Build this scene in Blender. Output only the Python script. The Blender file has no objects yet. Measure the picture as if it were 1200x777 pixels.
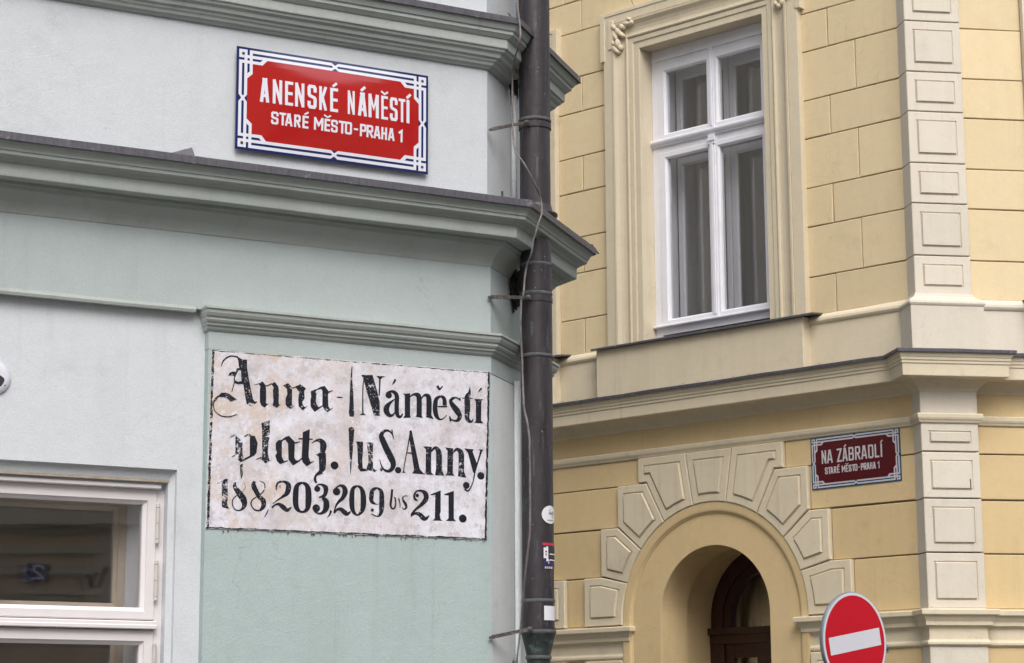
import bpy, bmesh, math, random
from mathutils import Vector, Matrix, noise
from mathutils.geometry import tessellate_polygon
random.seed(7)
SC = bpy.context.scene
COL = SC.collection

# ------------------------------------------------------------------ camera
cd = bpy.data.cameras.new('camera'); cam = bpy.data.objects.new('camera', cd); COL.objects.link(cam)
cd.sensor_width = 36; cd.lens = 2539.18 * 36 / 1200; cd.clip_end = 1000; cd.clip_start = .1
PIT, ROL = 0.191720106, -0.00512943316
fw = Vector((0, math.cos(PIT), math.sin(PIT))); rt = Vector((1, 0, 0)); up = rt.cross(fw)
r2 = math.cos(ROL) * rt + math.sin(ROL) * up; u2 = -math.sin(ROL) * rt + math.cos(ROL) * up
cam.matrix_world = Matrix(((r2.x, u2.x, -fw.x, 0), (r2.y, u2.y, -fw.y, 0), (r2.z, u2.z, -fw.z, 1.65), (0, 0, 0, 1)))
SC.camera = cam

# ------------------------------------------------------------------ sky, sun, exposure (pale overcast day)
SUN_EL, SUN_AZ = math.radians(50), math.radians(170)      # azimuth clockwise from +Y
w = bpy.data.worlds.new('World'); SC.world = w; w.use_nodes = True
nt = w.node_tree; nt.nodes.clear()
o = nt.nodes.new('ShaderNodeOutputWorld'); bg = nt.nodes.new('ShaderNodeBackground')
sky = nt.nodes.new('ShaderNodeTexSky'); sky.sky_type = 'NISHITA'; sky.sun_disc = False
sky.sun_elevation = SUN_EL; sky.sun_rotation = SUN_AZ; sky.air_density = 1.0; sky.dust_density = 4.0; sky.ozone_density = 1.0
hs = nt.nodes.new('ShaderNodeHueSaturation'); hs.inputs['Saturation'].default_value = .38
nt.links.new(sky.outputs[0], hs.inputs['Color']); nt.links.new(hs.outputs[0], bg.inputs['Color'])
bg.inputs['Strength'].default_value = .15
nt.links.new(bg.outputs[0], o.inputs[0])
sl = bpy.data.lights.new('sun', 'SUN'); sl.energy = .8; sl.angle = math.radians(40); sl.color = (1, .97, .93)
so = bpy.data.objects.new('sun', sl); COL.objects.link(so)
sdir = Vector((math.sin(SUN_AZ) * math.cos(SUN_EL), math.cos(SUN_AZ) * math.cos(SUN_EL), math.sin(SUN_EL)))
so.rotation_euler = sdir.to_track_quat('Z', 'Y').to_euler(); so.location = (8, -10, 30)
SC.view_settings.view_transform = 'Standard'; SC.view_settings.look = 'None'
SC.view_settings.exposure = 0.63; SC.view_settings.gamma = 1
SC.render.engine = 'CYCLES'
SC.cycles.max_bounces = 6; SC.cycles.transparent_max_bounces = 12

# ------------------------------------------------------------------ materials
def new_mat(name):
    m = bpy.data.materials.new(name); m.use_nodes = True
    n = m.node_tree; b = n.nodes['Principled BSDF']; return m, n, b
def N(n, t, **k):
    x = n.nodes.new(t)
    for a, v in k.items(): setattr(x, a, v)
    return x
def ramp(n, src, stops):
    r = N(n, 'ShaderNodeValToRGB'); e = r.color_ramp.elements
    while len(e) < len(stops): e.new(.5)
    for i, (p, c) in enumerate(stops):
        e[i].position = p; e[i].color = (c, c, c, 1) if not isinstance(c, tuple) else (*c, 1)
    n.links.new(src, r.inputs[0]); return r.outputs[0]
def noise_(n, scale, detail=4, rough=.55, vec=None, dist=0):
    t = N(n, 'ShaderNodeTexNoise'); t.inputs['Scale'].default_value = scale; t.inputs['Detail'].default_value = detail
    t.inputs['Roughness'].default_value = rough; t.inputs['Distortion'].default_value = dist
    if vec is None: vec = pos(n)
    n.links.new(vec, t.inputs['Vector']); return t.outputs[0]
def pos(n, sx=1, sy=1, sz=1):
    g = n.nodes.get('POS') or N(n, 'ShaderNodeNewGeometry', name='POS')
    if (sx, sy, sz) == (1, 1, 1): return g.outputs['Position']
    m = N(n, 'ShaderNodeMapping'); m.inputs['Scale'].default_value = (sx, sy, sz); n.links.new(g.outputs['Position'], m.inputs[0]); return m.outputs[0]
def mixc(n, fac, a, b, mode='MIX'):
    m = N(n, 'ShaderNodeMix', data_type='RGBA', blend_type=mode)
    if isinstance(fac, (int, float)): m.inputs[0].default_value = fac
    else: n.links.new(fac, m.inputs[0])
    for i, v in ((6, a), (7, b)):
        if isinstance(v, tuple): m.inputs[i].default_value = (*v, 1)
        else: n.links.new(v, m.inputs[i])
    return m.outputs[2]
def math_(n, op, a, b=0.):
    m = N(n, 'ShaderNodeMath', operation=op)
    for i, v in ((0, a), (1, b)):
        if isinstance(v, (int, float)): m.inputs[i].default_value = v
        else: n.links.new(v, m.inputs[i])
    return m.outputs[0]
def bump(n, b, h, strength, dist=.01):
    x = N(n, 'ShaderNodeBump'); x.inputs['Strength'].default_value = strength; x.inputs['Distance'].default_value = dist
    n.links.new(h, x.inputs['Height']); n.links.new(x.outputs[0], b.inputs['Normal'])
def stucco(name, c, c2=None, grain=.5, rough=.92, dirt=.25, dirtc=(.12, .105, .085), speck=.5, streak=.12, crack=.35):
    m, n, b = new_mat(name)
    c2 = c2 or tuple(v * .9 for v in c)
    big = ramp(n, noise_(n, 1.7, 5, .6), [(.35, 0), (.68, 1)])
    col = mixc(n, big, c, c2)
    mid = ramp(n, noise_(n, 14, 5, .65), [(.4, 0), (.75, 1)])
    col = mixc(n, math_(n, 'MULTIPLY', mid, .22), col, tuple(v * .8 for v in c))
    st = ramp(n, noise_(n, 9, 4, .6, pos(n, 1, 1, .12)), [(.5, 0), (.8, 1)])
    col = mixc(n, math_(n, 'MULTIPLY', st, streak), col, dirtc)
    dm = ramp(n, noise_(n, 4.5, 8, .7), [(.56, 0), (.78, 1)])
    col = mixc(n, math_(n, 'MULTIPLY', dm, dirt), col, dirtc)
    sp = ramp(n, noise_(n, 60, 2, .5), [(.73, 0), (.78, 1)])
    col = mixc(n, math_(n, 'MULTIPLY', sp, speck * .5), col, tuple(v * .45 for v in c))
    fine = noise_(n, 260, 3, .65)
    col = mixc(n, ramp(n, fine, [(.32, .26), (.62, 0)]), col, tuple(v * .55 for v in c))
    # rain streaks and hairline cracks
    rs = math_(n, 'MULTIPLY', ramp(n, noise_(n, 26, 3, .5, pos(n, 1, 1, .035)), [(.56, 0), (.74, 1)]), ramp(n, noise_(n, 1.3, 3, .5), [(.42, 0), (.62, 1)]))
    col = mixc(n, math_(n, 'MULTIPLY', rs, streak * 1.6), col, dirtc)
    if crack:
        vo = N(n, 'ShaderNodeTexVoronoi', feature='DISTANCE_TO_EDGE'); vo.inputs['Scale'].default_value = 1.6
        wv = N(n, 'ShaderNodeVectorMath', operation='ADD'); nz = N(n, 'ShaderNodeTexNoise'); nz.inputs['Scale'].default_value = 5; nz.inputs['Detail'].default_value = 6
        n.links.new(pos(n), nz.inputs['Vector']); ms = N(n, 'ShaderNodeVectorMath', operation='SCALE'); ms.inputs[3].default_value = .35; n.links.new(nz.outputs['Color'], ms.inputs[0])
        n.links.new(pos(n), wv.inputs[0]); n.links.new(ms.outputs[0], wv.inputs[1]); n.links.new(wv.outputs[0], vo.inputs['Vector'])
        ck = math_(n, 'MULTIPLY', ramp(n, vo.outputs['Distance'], [(.0, 1), (.0035, 0)]), ramp(n, noise_(n, 2.3, 3, .5), [(.50, 0), (.58, 1)]))
        col = mixc(n, math_(n, 'MULTIPLY', ck, crack), col, tuple(v * .45 for v in c))
    oi = N(n, 'ShaderNodeObjectInfo'); vr = N(n, 'ShaderNodeMapRange'); vr.inputs[3].default_value = .955; vr.inputs[4].default_value = 1.03
    n.links.new(oi.outputs['Random'], vr.inputs[0]); hv = N(n, 'ShaderNodeHueSaturation'); n.links.new(vr.outputs[0], hv.inputs['Value']); n.links.new(col, hv.inputs['Color']); col = hv.outputs[0]
    n.links.new(col, b.inputs['Base Color']); b.inputs['Roughness'].default_value = rough
    h = math_(n, 'ADD', math_(n, 'MULTIPLY', noise_(n, 190, 3, .65), .6), math_(n, 'MULTIPLY', noise_(n, 22, 4, .6), .9))
    bump(n, b, h, grain, .004)
    b.inputs['Specular IOR Level'].default_value = .2
    return m
def plain(name, c, rough=.5, metal=0, var=.12, scale=25, bumpv=0, spec=.5, dirt=0., dirtc=(.1, .09, .07)):
    m, n, b = new_mat(name)
    col = mixc(n, ramp(n, noise_(n, scale, 5, .6), [(.3, 0), (.7, 1)]), c, tuple(v * (1 - var) for v in c))
    if dirt:
        col = mixc(n, math_(n, 'MULTIPLY', ramp(n, noise_(n, scale * .6 + 3, 8, .7), [(.52, 0), (.72, 1)]), dirt), col, dirtc)
    n.links.new(col, b.inputs['Base Color']); b.inputs['Roughness'].default_value = rough; b.inputs['Metallic'].default_value = metal
    b.inputs['Specular IOR Level'].default_value = spec
    if bumpv: bump(n, b, noise_(n, scale * 6, 3, .6), bumpv, .003)
    return m
M = {}
M['white_wall'] = stucco('pale_grey_stucco', (.64, .665, .69), (.61, .635, .66), .5, streak=.05, crack=.16, dirt=.16)
M['green_wall'] = stucco('grey_green_paint', (.465, .520, .515), (.44, .495, .495), .4, dirt=.12, streak=.05)
M['green_low'] = stucco('grey_green_paint_lower', (.43, .515, .505), (.41, .495, .485), .6, dirt=.08)
M['green_trim'] = stucco('grey_green_moulding', (.45, .485, .46), (.42, .455, .43), .35, dirt=.22, streak=.14)
M['white_panel'] = stucco('white_corner_paint', (.78, .81, .82), (.74, .78, .79), .5)
M['yellow'] = stucco('yellow_stucco', (.76, .62, .395), (.735, .595, .37), .4, dirt=.18, dirtc=(.25, .20, .13), speck=.25, streak=.06)
M['yellow_shaded'] = stucco('shaded_yellow_stucco', (.70, .535, .30), (.67, .505, .275), .4, dirt=.22, dirtc=(.22, .17, .10), speck=.3, streak=.06)  # yellow stucco again, the shade below the cornice put into its colour
M['cream'] = stucco('cream_trim', (.72, .63, .47), (.69, .60, .445), .4, dirt=.28, dirtc=(.25, .21, .15), speck=.3, streak=.12)
M['cream_light'] = stucco('pale_cream_trim', (.70, .64, .54), (.68, .615, .515), .4, dirt=.2, dirtc=(.28, .24, .17), speck=.25, streak=.1)
M['joint'] = plain('grimy_mortar', (.20, .18, .135), .95, spec=.1)
M['room'] = plain('room_wall', (.36, .34, .31), .9)
def zinc():
    m, n, b = new_mat('weathered_zinc')
    col = mixc(n, ramp(n, noise_(n, 30, 6, .7, pos(n, 3, 3, .6)), [(.3, 0), (.7, 1)]), (.13, .125, .145), (.07, .066, .078))
    col = mixc(n, ramp(n, noise_(n, 18, 6, .75), [(.60, 0), (.68, .7)]), col, (.36, .39, .39))
    n.links.new(col, b.inputs['Base Color']); b.inputs['Roughness'].default_value = .55; b.inputs['Metallic'].default_value = .35
    bump(n, b, noise_(n, 60, 4, .6), .35, .003); return m
M['zinc'] = zinc()
def copper():
    m, n, b = new_mat('dark_patinated_copper')
    v = pos(n, 1, 1, .18)
    col = mixc(n, ramp(n, noise_(n, 28, 6, .7, v), [(.3, 0), (.75, 1)]), (.020, .015, .018), (.052, .044, .050))
    streak = ramp(n, noise_(n, 60, 5, .7, pos(n, 1, 1, .08)), [(.57, 0), (.68, .7)])
    col = mixc(n, streak, col, (.10, .11, .12))
    spots = ramp(n, noise_(n, 95, 3, .6), [(.70, 0), (.73, .7)])
    col = mixc(n, spots, col, (.30, .40, .38))
    big = math_(n, 'MULTIPLY', ramp(n, noise_(n, 5, 5, .6, pos(n, 1, 1, .5)), [(.60, 0), (.68, 1)]), ramp(n, noise_(n, 40, 6, .75), [(.50, 0), (.60, .55)]))
    col = mixc(n, big, col, (.20, .30, .28))
    n.links.new(col, b.inputs['Base Color'])
    b.inputs['Metallic'].default_value = .15
    n.links.new(ramp(n, noise_(n, 20, 5, .7, v), [(.3, .34), (.7, .62)]), b.inputs['Roughness'])
    bump(n, b, noise_(n, 45, 5, .6), .3, .004); return m
M['copper'] = copper()
M['copper_green'] = plain('greened_copper', (.035, .045, .042), .5, .1, .5, 40, .4, dirt=.8, dirtc=(.13, .20, .185))
M['verdigris'] = plain('verdigris_solder', (.12, .125, .13), .8, 0, .5, 60, .6, dirt=.5, dirtc=(.08, .09, .09))
M['moss'] = plain('crumbling_dark_plaster', (.022, .024, .020), .95, 0, .6, 45, 1., dirt=.35, dirtc=(.13, .16, .145))
M['rusty'] = plain('rusty_iron', (.13, .11, .10), .85, .2, .5, 60, .8, dirt=.8, dirtc=(.42, .41, .40))
M['cable'] = plain('frayed_cable', (.21, .19, .185), .8, 0, .4, 40, .6, dirt=.9, dirtc=(.07, .055, .05))
M['win_white'] = plain('white_window_paint', (.80, .80, .86), .35, 0, .05, 8, 0, dirt=.12, dirtc=(.4, .37, .33))
M['win_warm'] = plain('warm_white_window_paint', (.74, .70, .705), .4, 0, .06, 8, 0, dirt=.1, dirtc=(.4, .33, .27))
M['inner_frame'] = plain('beige_inner_frame', (.62, .53, .42), .5)
M['brass'] = plain('painted_hinge', (.60, .56, .53), .4, .1)
M['curtain'] = plain('grey_net_curtain', (.30, .30, .31), .95)
M['door'] = plain('dark_red_wood', (.055, .018, .013), .4, 0, .4, 20, .1)
M['door_curtain'] = plain('brown_lace_curtain', (.10, .075, .05), .95, 0, .4, 30)
M['stone'] = plain('granite_paving', (.15, .145, .14), .9, 0, .3, 6, .3)
M['asphalt'] = plain('asphalt', (.05, .05, .052), .95, 0, .25, 30, .5)
M['sign_blue'] = plain('blue_enamel', (.010, .022, .11), .18, 0, .05, 10)
M['sign_white'] = plain('white_enamel', (.74, .74, .82), .2, 0, .03, 10)
M['sign_red'] = plain('red_enamel', (.42, .013, .012), .10, 0, .08, 6)
M['sign2_blue'] = plain('teal_blue_enamel', (.012, .075, .16), .25, 0, .1, 10)
M['sign2_white'] = plain('aged_white_enamel', (.58, .54, .57), .3, 0, .08, 20)
M['sign2_red'] = plain('maroon_enamel', (.085, .005, .009), .25, 0, .12, 6)
for k_ in ('sign_red', 'sign_blue', 'sign_white'):
    b_ = M[k_].node_tree.nodes['Principled BSDF']; b_.inputs['Coat Weight'].default_value = 1; b_.inputs['Coat Roughness'].default_value = .06; b_.inputs['Coat IOR'].default_value = 1.45
M['screw'] = plain('rusty_screw', (.06, .045, .035), .7)
M['traffic_red'] = plain('red_reflective_film', (.50, .002, .014), .45, 0, .06, 6, spec=.2)
M['traffic_white'] = plain('white_reflective_film', (.62, .62, .67), .4, 0, .06, 6)
M['galv'] = plain('galvanised_steel', (.30, .33, .36), .5, .5, .2, 20)
M['vent'] = plain('white_plastic', (.74, .74, .82), .3)
M['black'] = plain('black_hole', (.03, .035, .035), .8)
M['stick_white'] = plain('white_paper', (.72, .72, .75), .6, 0, .05, 30)
M['stick_ink'] = plain('black_ink', (.03, .03, .035), .6)
M['stick_red'] = plain('red_ink', (.55, .03, .05), .5)
M['stick_navy'] = plain('navy_ink', (.015, .025, .09), .5)
M['stick_skin'] = plain('pale_print', (.6, .48, .46), .5)
M['gold'] = plain('pale_grey_cloth', (.4, .4, .4), .9)
M['opp'] = stucco('beige_opposite_stucco', (.50, .41, .30), None, .3)
M['opp_trim'] = stucco('opposite_trim', (.46, .41, .33), None, .3)
M['opp_dark'] = plain('opposite_window_glass', (.03, .03, .035), .1)
M['plate_blue'] = plain('blue_number_plate', (.012, .02, .11), .3)
def glass():
    m, n, b = new_mat('window_glass')
    n.nodes.remove(b); out = [x for x in n.nodes if x.type == 'OUTPUT_MATERIAL'][0]
    t = N(n, 'ShaderNodeBsdfTransparent'); t.inputs[0].default_value = (.94, .94, .945, 1)
    g = N(n, 'ShaderNodeBsdfGlossy'); g.inputs['Roughness'].default_value = .015; g.inputs[0].default_value = (1, 1, 1, 1)
    f = N(n, 'ShaderNodeLayerWeight'); f.inputs[0].default_value = .5
    ff = math_(n, 'ADD', .12, math_(n, 'MULTIPLY', math_(n, 'POWER', f.outputs['Facing'], 3.5), .9))
    mx = N(n, 'ShaderNodeMixShader'); n.links.new(ff, mx.inputs[0]); n.links.new(t.outputs[0], mx.inputs[1]); n.links.new(g.outputs[0], mx.inputs[2])
    bp_ = N(n, 'ShaderNodeBump'); bp_.inputs['Strength'].default_value = .012; bp_.inputs['Distance'].default_value = .01
    n.links.new(noise_(n, 5, 2, .5), bp_.inputs['Height']); n.links.new(bp_.outputs[0], g.inputs['Normal'])
    n.links.new(mx.outputs[0], out.inputs[0]); return m
M['glass'] = glass()
def plaster_group():
    g = bpy.data.node_groups.new('old_plaster', 'ShaderNodeTree')
    g.interface.new_socket('Color', in_out='OUTPUT', socket_type='NodeSocketColor')
    go = g.nodes.new('NodeGroupOutput')
    col = mixc(g, ramp(g, noise_(g, 7, 8, .72), [(.38, 0), (.62, 1)]), (.76, .755, .83), (.57, .53, .545))
    col = mixc(g, ramp(g, noise_(g, 22, 8, .75), [(.50, 0), (.62, .8)]), col, (.47, .43, .45))
    z = N(g, 'ShaderNodeSeparateXYZ'); g.links.new(pos(g), z.inputs[0])
    lx = N(g, 'ShaderNodeMapRange'); lx.inputs[1].default_value = -.35; lx.inputs[2].default_value = -.75
    g.links.new(z.outputs[0], lx.inputs[0])
    pk = math_(g, 'MULTIPLY', ramp(g, noise_(g, 9, 7, .7), [(.47, 0), (.60, .8)]), lx.outputs[0])
    col = mixc(g, pk, col, (.60, .49, .42))
    col = mixc(g, ramp(g, noise_(g, 30, 7, .75), [(.56, 0), (.66, .85)]), col, (.74, .74, .84))
    col = mixc(g, ramp(g, noise_(g, 130, 3, .6), [(.62, 0), (.68, .55)]), col, (.36, .31, .30))
    g.links.new(col, go.inputs[0]); return g
PG = plaster_group()
def plaster_mat():
    m, n, b = new_mat('old_limewashed_plaster'); x = N(n, 'ShaderNodeGroup'); x.node_tree = PG
    n.links.new(x.outputs[0], b.inputs['Base Color']); b.inputs['Roughness'].default_value = .9; b.inputs['Specular IOR Level'].default_value = .2
    bump(n, b, noise_(n, 60, 6, .7), .5, .003); return m
M['plaster'] = plaster_mat()
def ink_mat(wear):
    k = 'ink%02d' % round(wear * 100)
    if k in M: return M[k]
    m, n, b = new_mat('worn_black_lettering_%02d' % round(wear * 100)); x = N(n, 'ShaderNodeGroup'); x.node_tree = PG
    t = .66 - .22 * wear
    a = ramp(n, noise_(n, 55, 7, .78), [(t, 0), (t + .025, 1)])
    c = ramp(n, noise_(n, 190, 4, .7), [(t + .03, 0), (t + .07, .8)])
    inkc = mixc(n, noise_(n, 40, 5, .6), (.006, .007, .012), (.022, .024, .034))
    col = mixc(n, math_(n, 'MAXIMUM', a, c), inkc, x.outputs[0])
    n.links.new(col, b.inputs['Base Color']); b.inputs['Roughness'].default_value = .8; b.inputs['Specular IOR Level'].default_value = .2
    M[k] = m; return m

# ------------------------------------------------------------------ helpers
class Facade:
    """vertical plane: u runs to the right along it, w comes out of it, z is height"""
    def __init__(s, yaw, ox, oy):
        s.yaw = yaw; s.u = Vector((math.sin(yaw), math.cos(yaw), 0)); s.n = Vector((math.cos(yaw), -math.sin(yaw), 0)); s.O = Vector((ox, oy, 0))
    def P(s, u, z, w=0): return s.O + s.u * u + s.n * w + Vector((0, 0, z))
    def sub(s, u, w=0):
        p = s.P(u, 0, w); return Facade(s.yaw, p.x, p.y)
LF = Facade(1.07341075, -0.07149719, 7.11260483)
CF = Facade(0.324952122, -0.07149719, 7.11260483)
RF = Facade(-0.828599547 + math.pi, 2.54097029, 13.60831569)
R2F = Facade(1.41712009, 2.54097029, 13.60831569)
CLEN = .60
_e = CF.P(CLEN, 0); DF = Facade(LF.yaw - math.pi / 2, _e.x, _e.y)

def tag(o, label=None, cat=None, group=None, kind=None):
    if label: o['label'] = label
    if cat: o['category'] = cat
    if group: o['group'] = group
    if kind: o['kind'] = kind
    return o
def empty(name, loc, label, cat, group=None):
    o = bpy.data.objects.new(name, None); COL.objects.link(o); o.location = loc; o.empty_display_size = .2
    return tag(o, label, cat, group)
def worldloc(p):
    v = Vector((0, 0, 0))
    while p is not None: v += p.location; p = p.parent
    return v
class MB:
    def __init__(s): s.v = []; s.f = []; s.mi = []; s.m = 0
    def poly(s, pts, m=None):
        i = len(s.v); s.v += [Vector(p) for p in pts]; s.f.append(tuple(range(i, i + len(pts)))); s.mi.append(s.m if m is None else m)
    def grid(s, rows, closed=False):
        i = len(s.v); n = len(rows[0])
        for r in rows: s.v += [Vector(p) for p in r]
        for a in range(len(rows) - 1):
            for b in range(n if closed else n - 1):
                c = (b + 1) % n
                s.f.append((i + a * n + b, i + a * n + c, i + (a + 1) * n + c, i + (a + 1) * n + b)); s.mi.append(s.m)
    def box(s, F, u0, u1, z0, z1, w0, w1):
        p = [F.P(u, z, w) for w in (w0, w1) for z in (z0, z1) for u in (u0, u1)]
        i = len(s.v); s.v += p
        for f in ((0, 2, 3, 1), (4, 5, 7, 6), (0, 1, 5, 4), (2, 6, 7, 3), (0, 4, 6, 2), (1, 3, 7, 5)):
            s.f.append(tuple(i + k for k in f)); s.mi.append(s.m)
    def tube(s, pts, r, n=12, caps=True):
        rows = []
        for k, p in enumerate(pts):
            p = Vector(p); a = Vector(pts[max(k - 1, 0)]); b = Vector(pts[min(k + 1, len(pts) - 1)]); d = (b - a).normalized()
            x = d.cross(Vector((0, 1, 0)) if abs(d.y) < .9 else Vector((1, 0, 0))).normalized(); y = d.cross(x)
            rr = r[k] if isinstance(r, (list, tuple)) else r
            rows.append([p + (x * math.cos(t) + y * math.sin(t)) * rr for t in [2 * math.pi * j / n for j in range(n)]])
        s.grid(rows, True)
        if caps: s.poly(rows[0]); s.poly(rows[-1])
    def build(s, name, mat, parent=None, smooth=False, merge=True):
        off = worldloc(parent)
        me = bpy.data.meshes.new(name); me.from_pydata([tuple(v - off) for v in s.v], [], s.f)
        for mm in (mat if isinstance(mat, (list, tuple)) else [mat]): me.materials.append(mm)
        me.polygons.foreach_set('material_index', s.mi)
        bm = bmesh.new(); bm.from_mesh(me)
        if merge: bmesh.ops.remove_doubles(bm, verts=bm.verts, dist=1e-5)
        bmesh.ops.recalc_face_normals(bm, faces=bm.faces)
        if smooth:
            for f in bm.faces: f.smooth = True
        bm.to_mesh(me); bm.free()
        o = bpy.data.objects.new(name, me); COL.objects.link(o); o.parent = parent
        return o
def inset(pts, d):
    n = len(pts); out = []
    for i in range(n):
        a, b, c = Vector(pts[i - 1]), Vector(pts[i]), Vector(pts[(i + 1) % n])
        e1 = (b - a).normalized(); e2 = (c - b).normalized()
        n1 = Vector((-e1.y, e1.x)); n2 = Vector((-e2.y, e2.x)); k = 1 + n1.dot(n2)
        out.append(b + (n1 + n2) * (d / max(k, .25)))
    return out
def block(F, pts, levels, mb=None):
    """polygonal stone laid on a facade; levels = (inset, w) from back to front, the last one is capped"""
    mb = mb or MB()
    ar = sum(pts[i - 1][0] * pts[i][1] - pts[i][0] * pts[i - 1][1] for i in range(len(pts)))
    if ar < 0: pts = pts[::-1]
    rows = []
    for d, w_ in levels:
        q = inset(pts, d) if d else [Vector(p) for p in pts]
        rows.append([F.P(p[0], p[1], w_) for p in q])
    mb.grid(rows, True)
    q = inset(pts, levels[-1][0]); i = len(mb.v); mb.v += [F.P(p[0], p[1], levels[-1][1]) for p in q]
    for t in tessellate_polygon([[Vector((p[0], p[1], 0)) for p in q]]):
        mb.f.append(tuple(i + k for k in t)); mb.mi.append(mb.m)
    return mb
def rect(u0, u1, z0, z1): return [(u0, z0), (u1, z0), (u1, z1), (u0, z1)]
def sweep(path, prof, name, mat, parent, scales=None, wob=0, sub=0):
    """moulding profile [(w,z)] mitred along a plan path; w to the right-hand side of travel"""
    path = [Vector((p.x, p.y)) for p in path]
    sc = scales or [1] * (len(path) - 1)
    if sub:
        np_, ns = [path[0]], []
        for i in range(len(path) - 1):
            k = max(1, int((path[i + 1] - path[i]).length / sub))
            for j in range(1, k + 1): np_.append(path[i].lerp(path[i + 1], j / k)); ns.append(sc[i])
        path, sc = np_, ns
    ns_ = []
    for i in range(len(path) - 1):
        d = (path[i + 1] - path[i]).normalized(); ns_.append(Vector((d.y, -d.x)))
    rows = []
    for i, p in enumerate(path):
        a, b = max(i - 1, 0), min(i, len(ns_) - 1); n1, n2 = ns_[a], ns_[b]; row = []
        for w_, z in prof:
            w1, w2 = w_ * sc[a], w_ * sc[b]
            det = n1.x * n2.y - n1.y * n2.x
            if abs(det) < 1e-4: q = n1 * w1
            else: q = Vector(((w1 * n2.y - w2 * n1.y) / det, (n1.x * w2 - n2.x * w1) / det))
            dz = 0
            if wob and w_ > 0:
                v = noise.noise(Vector((p.x * 3.1, p.y * 3.1, z * 9))) * wob; dz = v
                q = q + n1 * noise.noise(Vector((p.x * 4 + 9, p.y * 4, z * 7))) * wob
            row.append(Vector((p.x + q.x, p.y + q.y, z + dz)))
        rows.append(row)
    mb = MB(); mb.grid(rows, True); mb.poly(rows[0]); mb.poly(rows[-1])
    return mb.build(name, mat, parent)
def wallstrip(path, z0, z1, w0, w1, name, mat, parent): return sweep(path, [(w0, z0), (w1, z0), (w1, z1), (w0, z1)], name, mat, parent)
def frame_sweep(F, path, prof, mb, w_base=0):
    """profile (offset outward, w) mitred along an open path in the facade plane (left side of travel is outward)"""
    path = [Vector(p) for p in path]; ns_ = []
    for i in range(len(path) - 1):
        d = (path[i + 1] - path[i]).normalized(); ns_.append(Vector((-d.y, d.x)))
    rows = []
    for i, p in enumerate(path):
        n1, n2 = ns_[max(i - 1, 0)], ns_[min(i, len(ns_) - 1)]; k = 1 + n1.dot(n2)
        rows.append([F.P(*(p + (n1 + n2) * (o / k)), w_ + w_base) for o, w_ in prof])
    mb.grid(rows, False)
M['tan_plaster'] = plain('bare_tan_plaster', (.56, .46, .34), .95, 0, .3, 40, .8, dirt=.5, dirtc=(.62, .62, .60))
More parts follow.
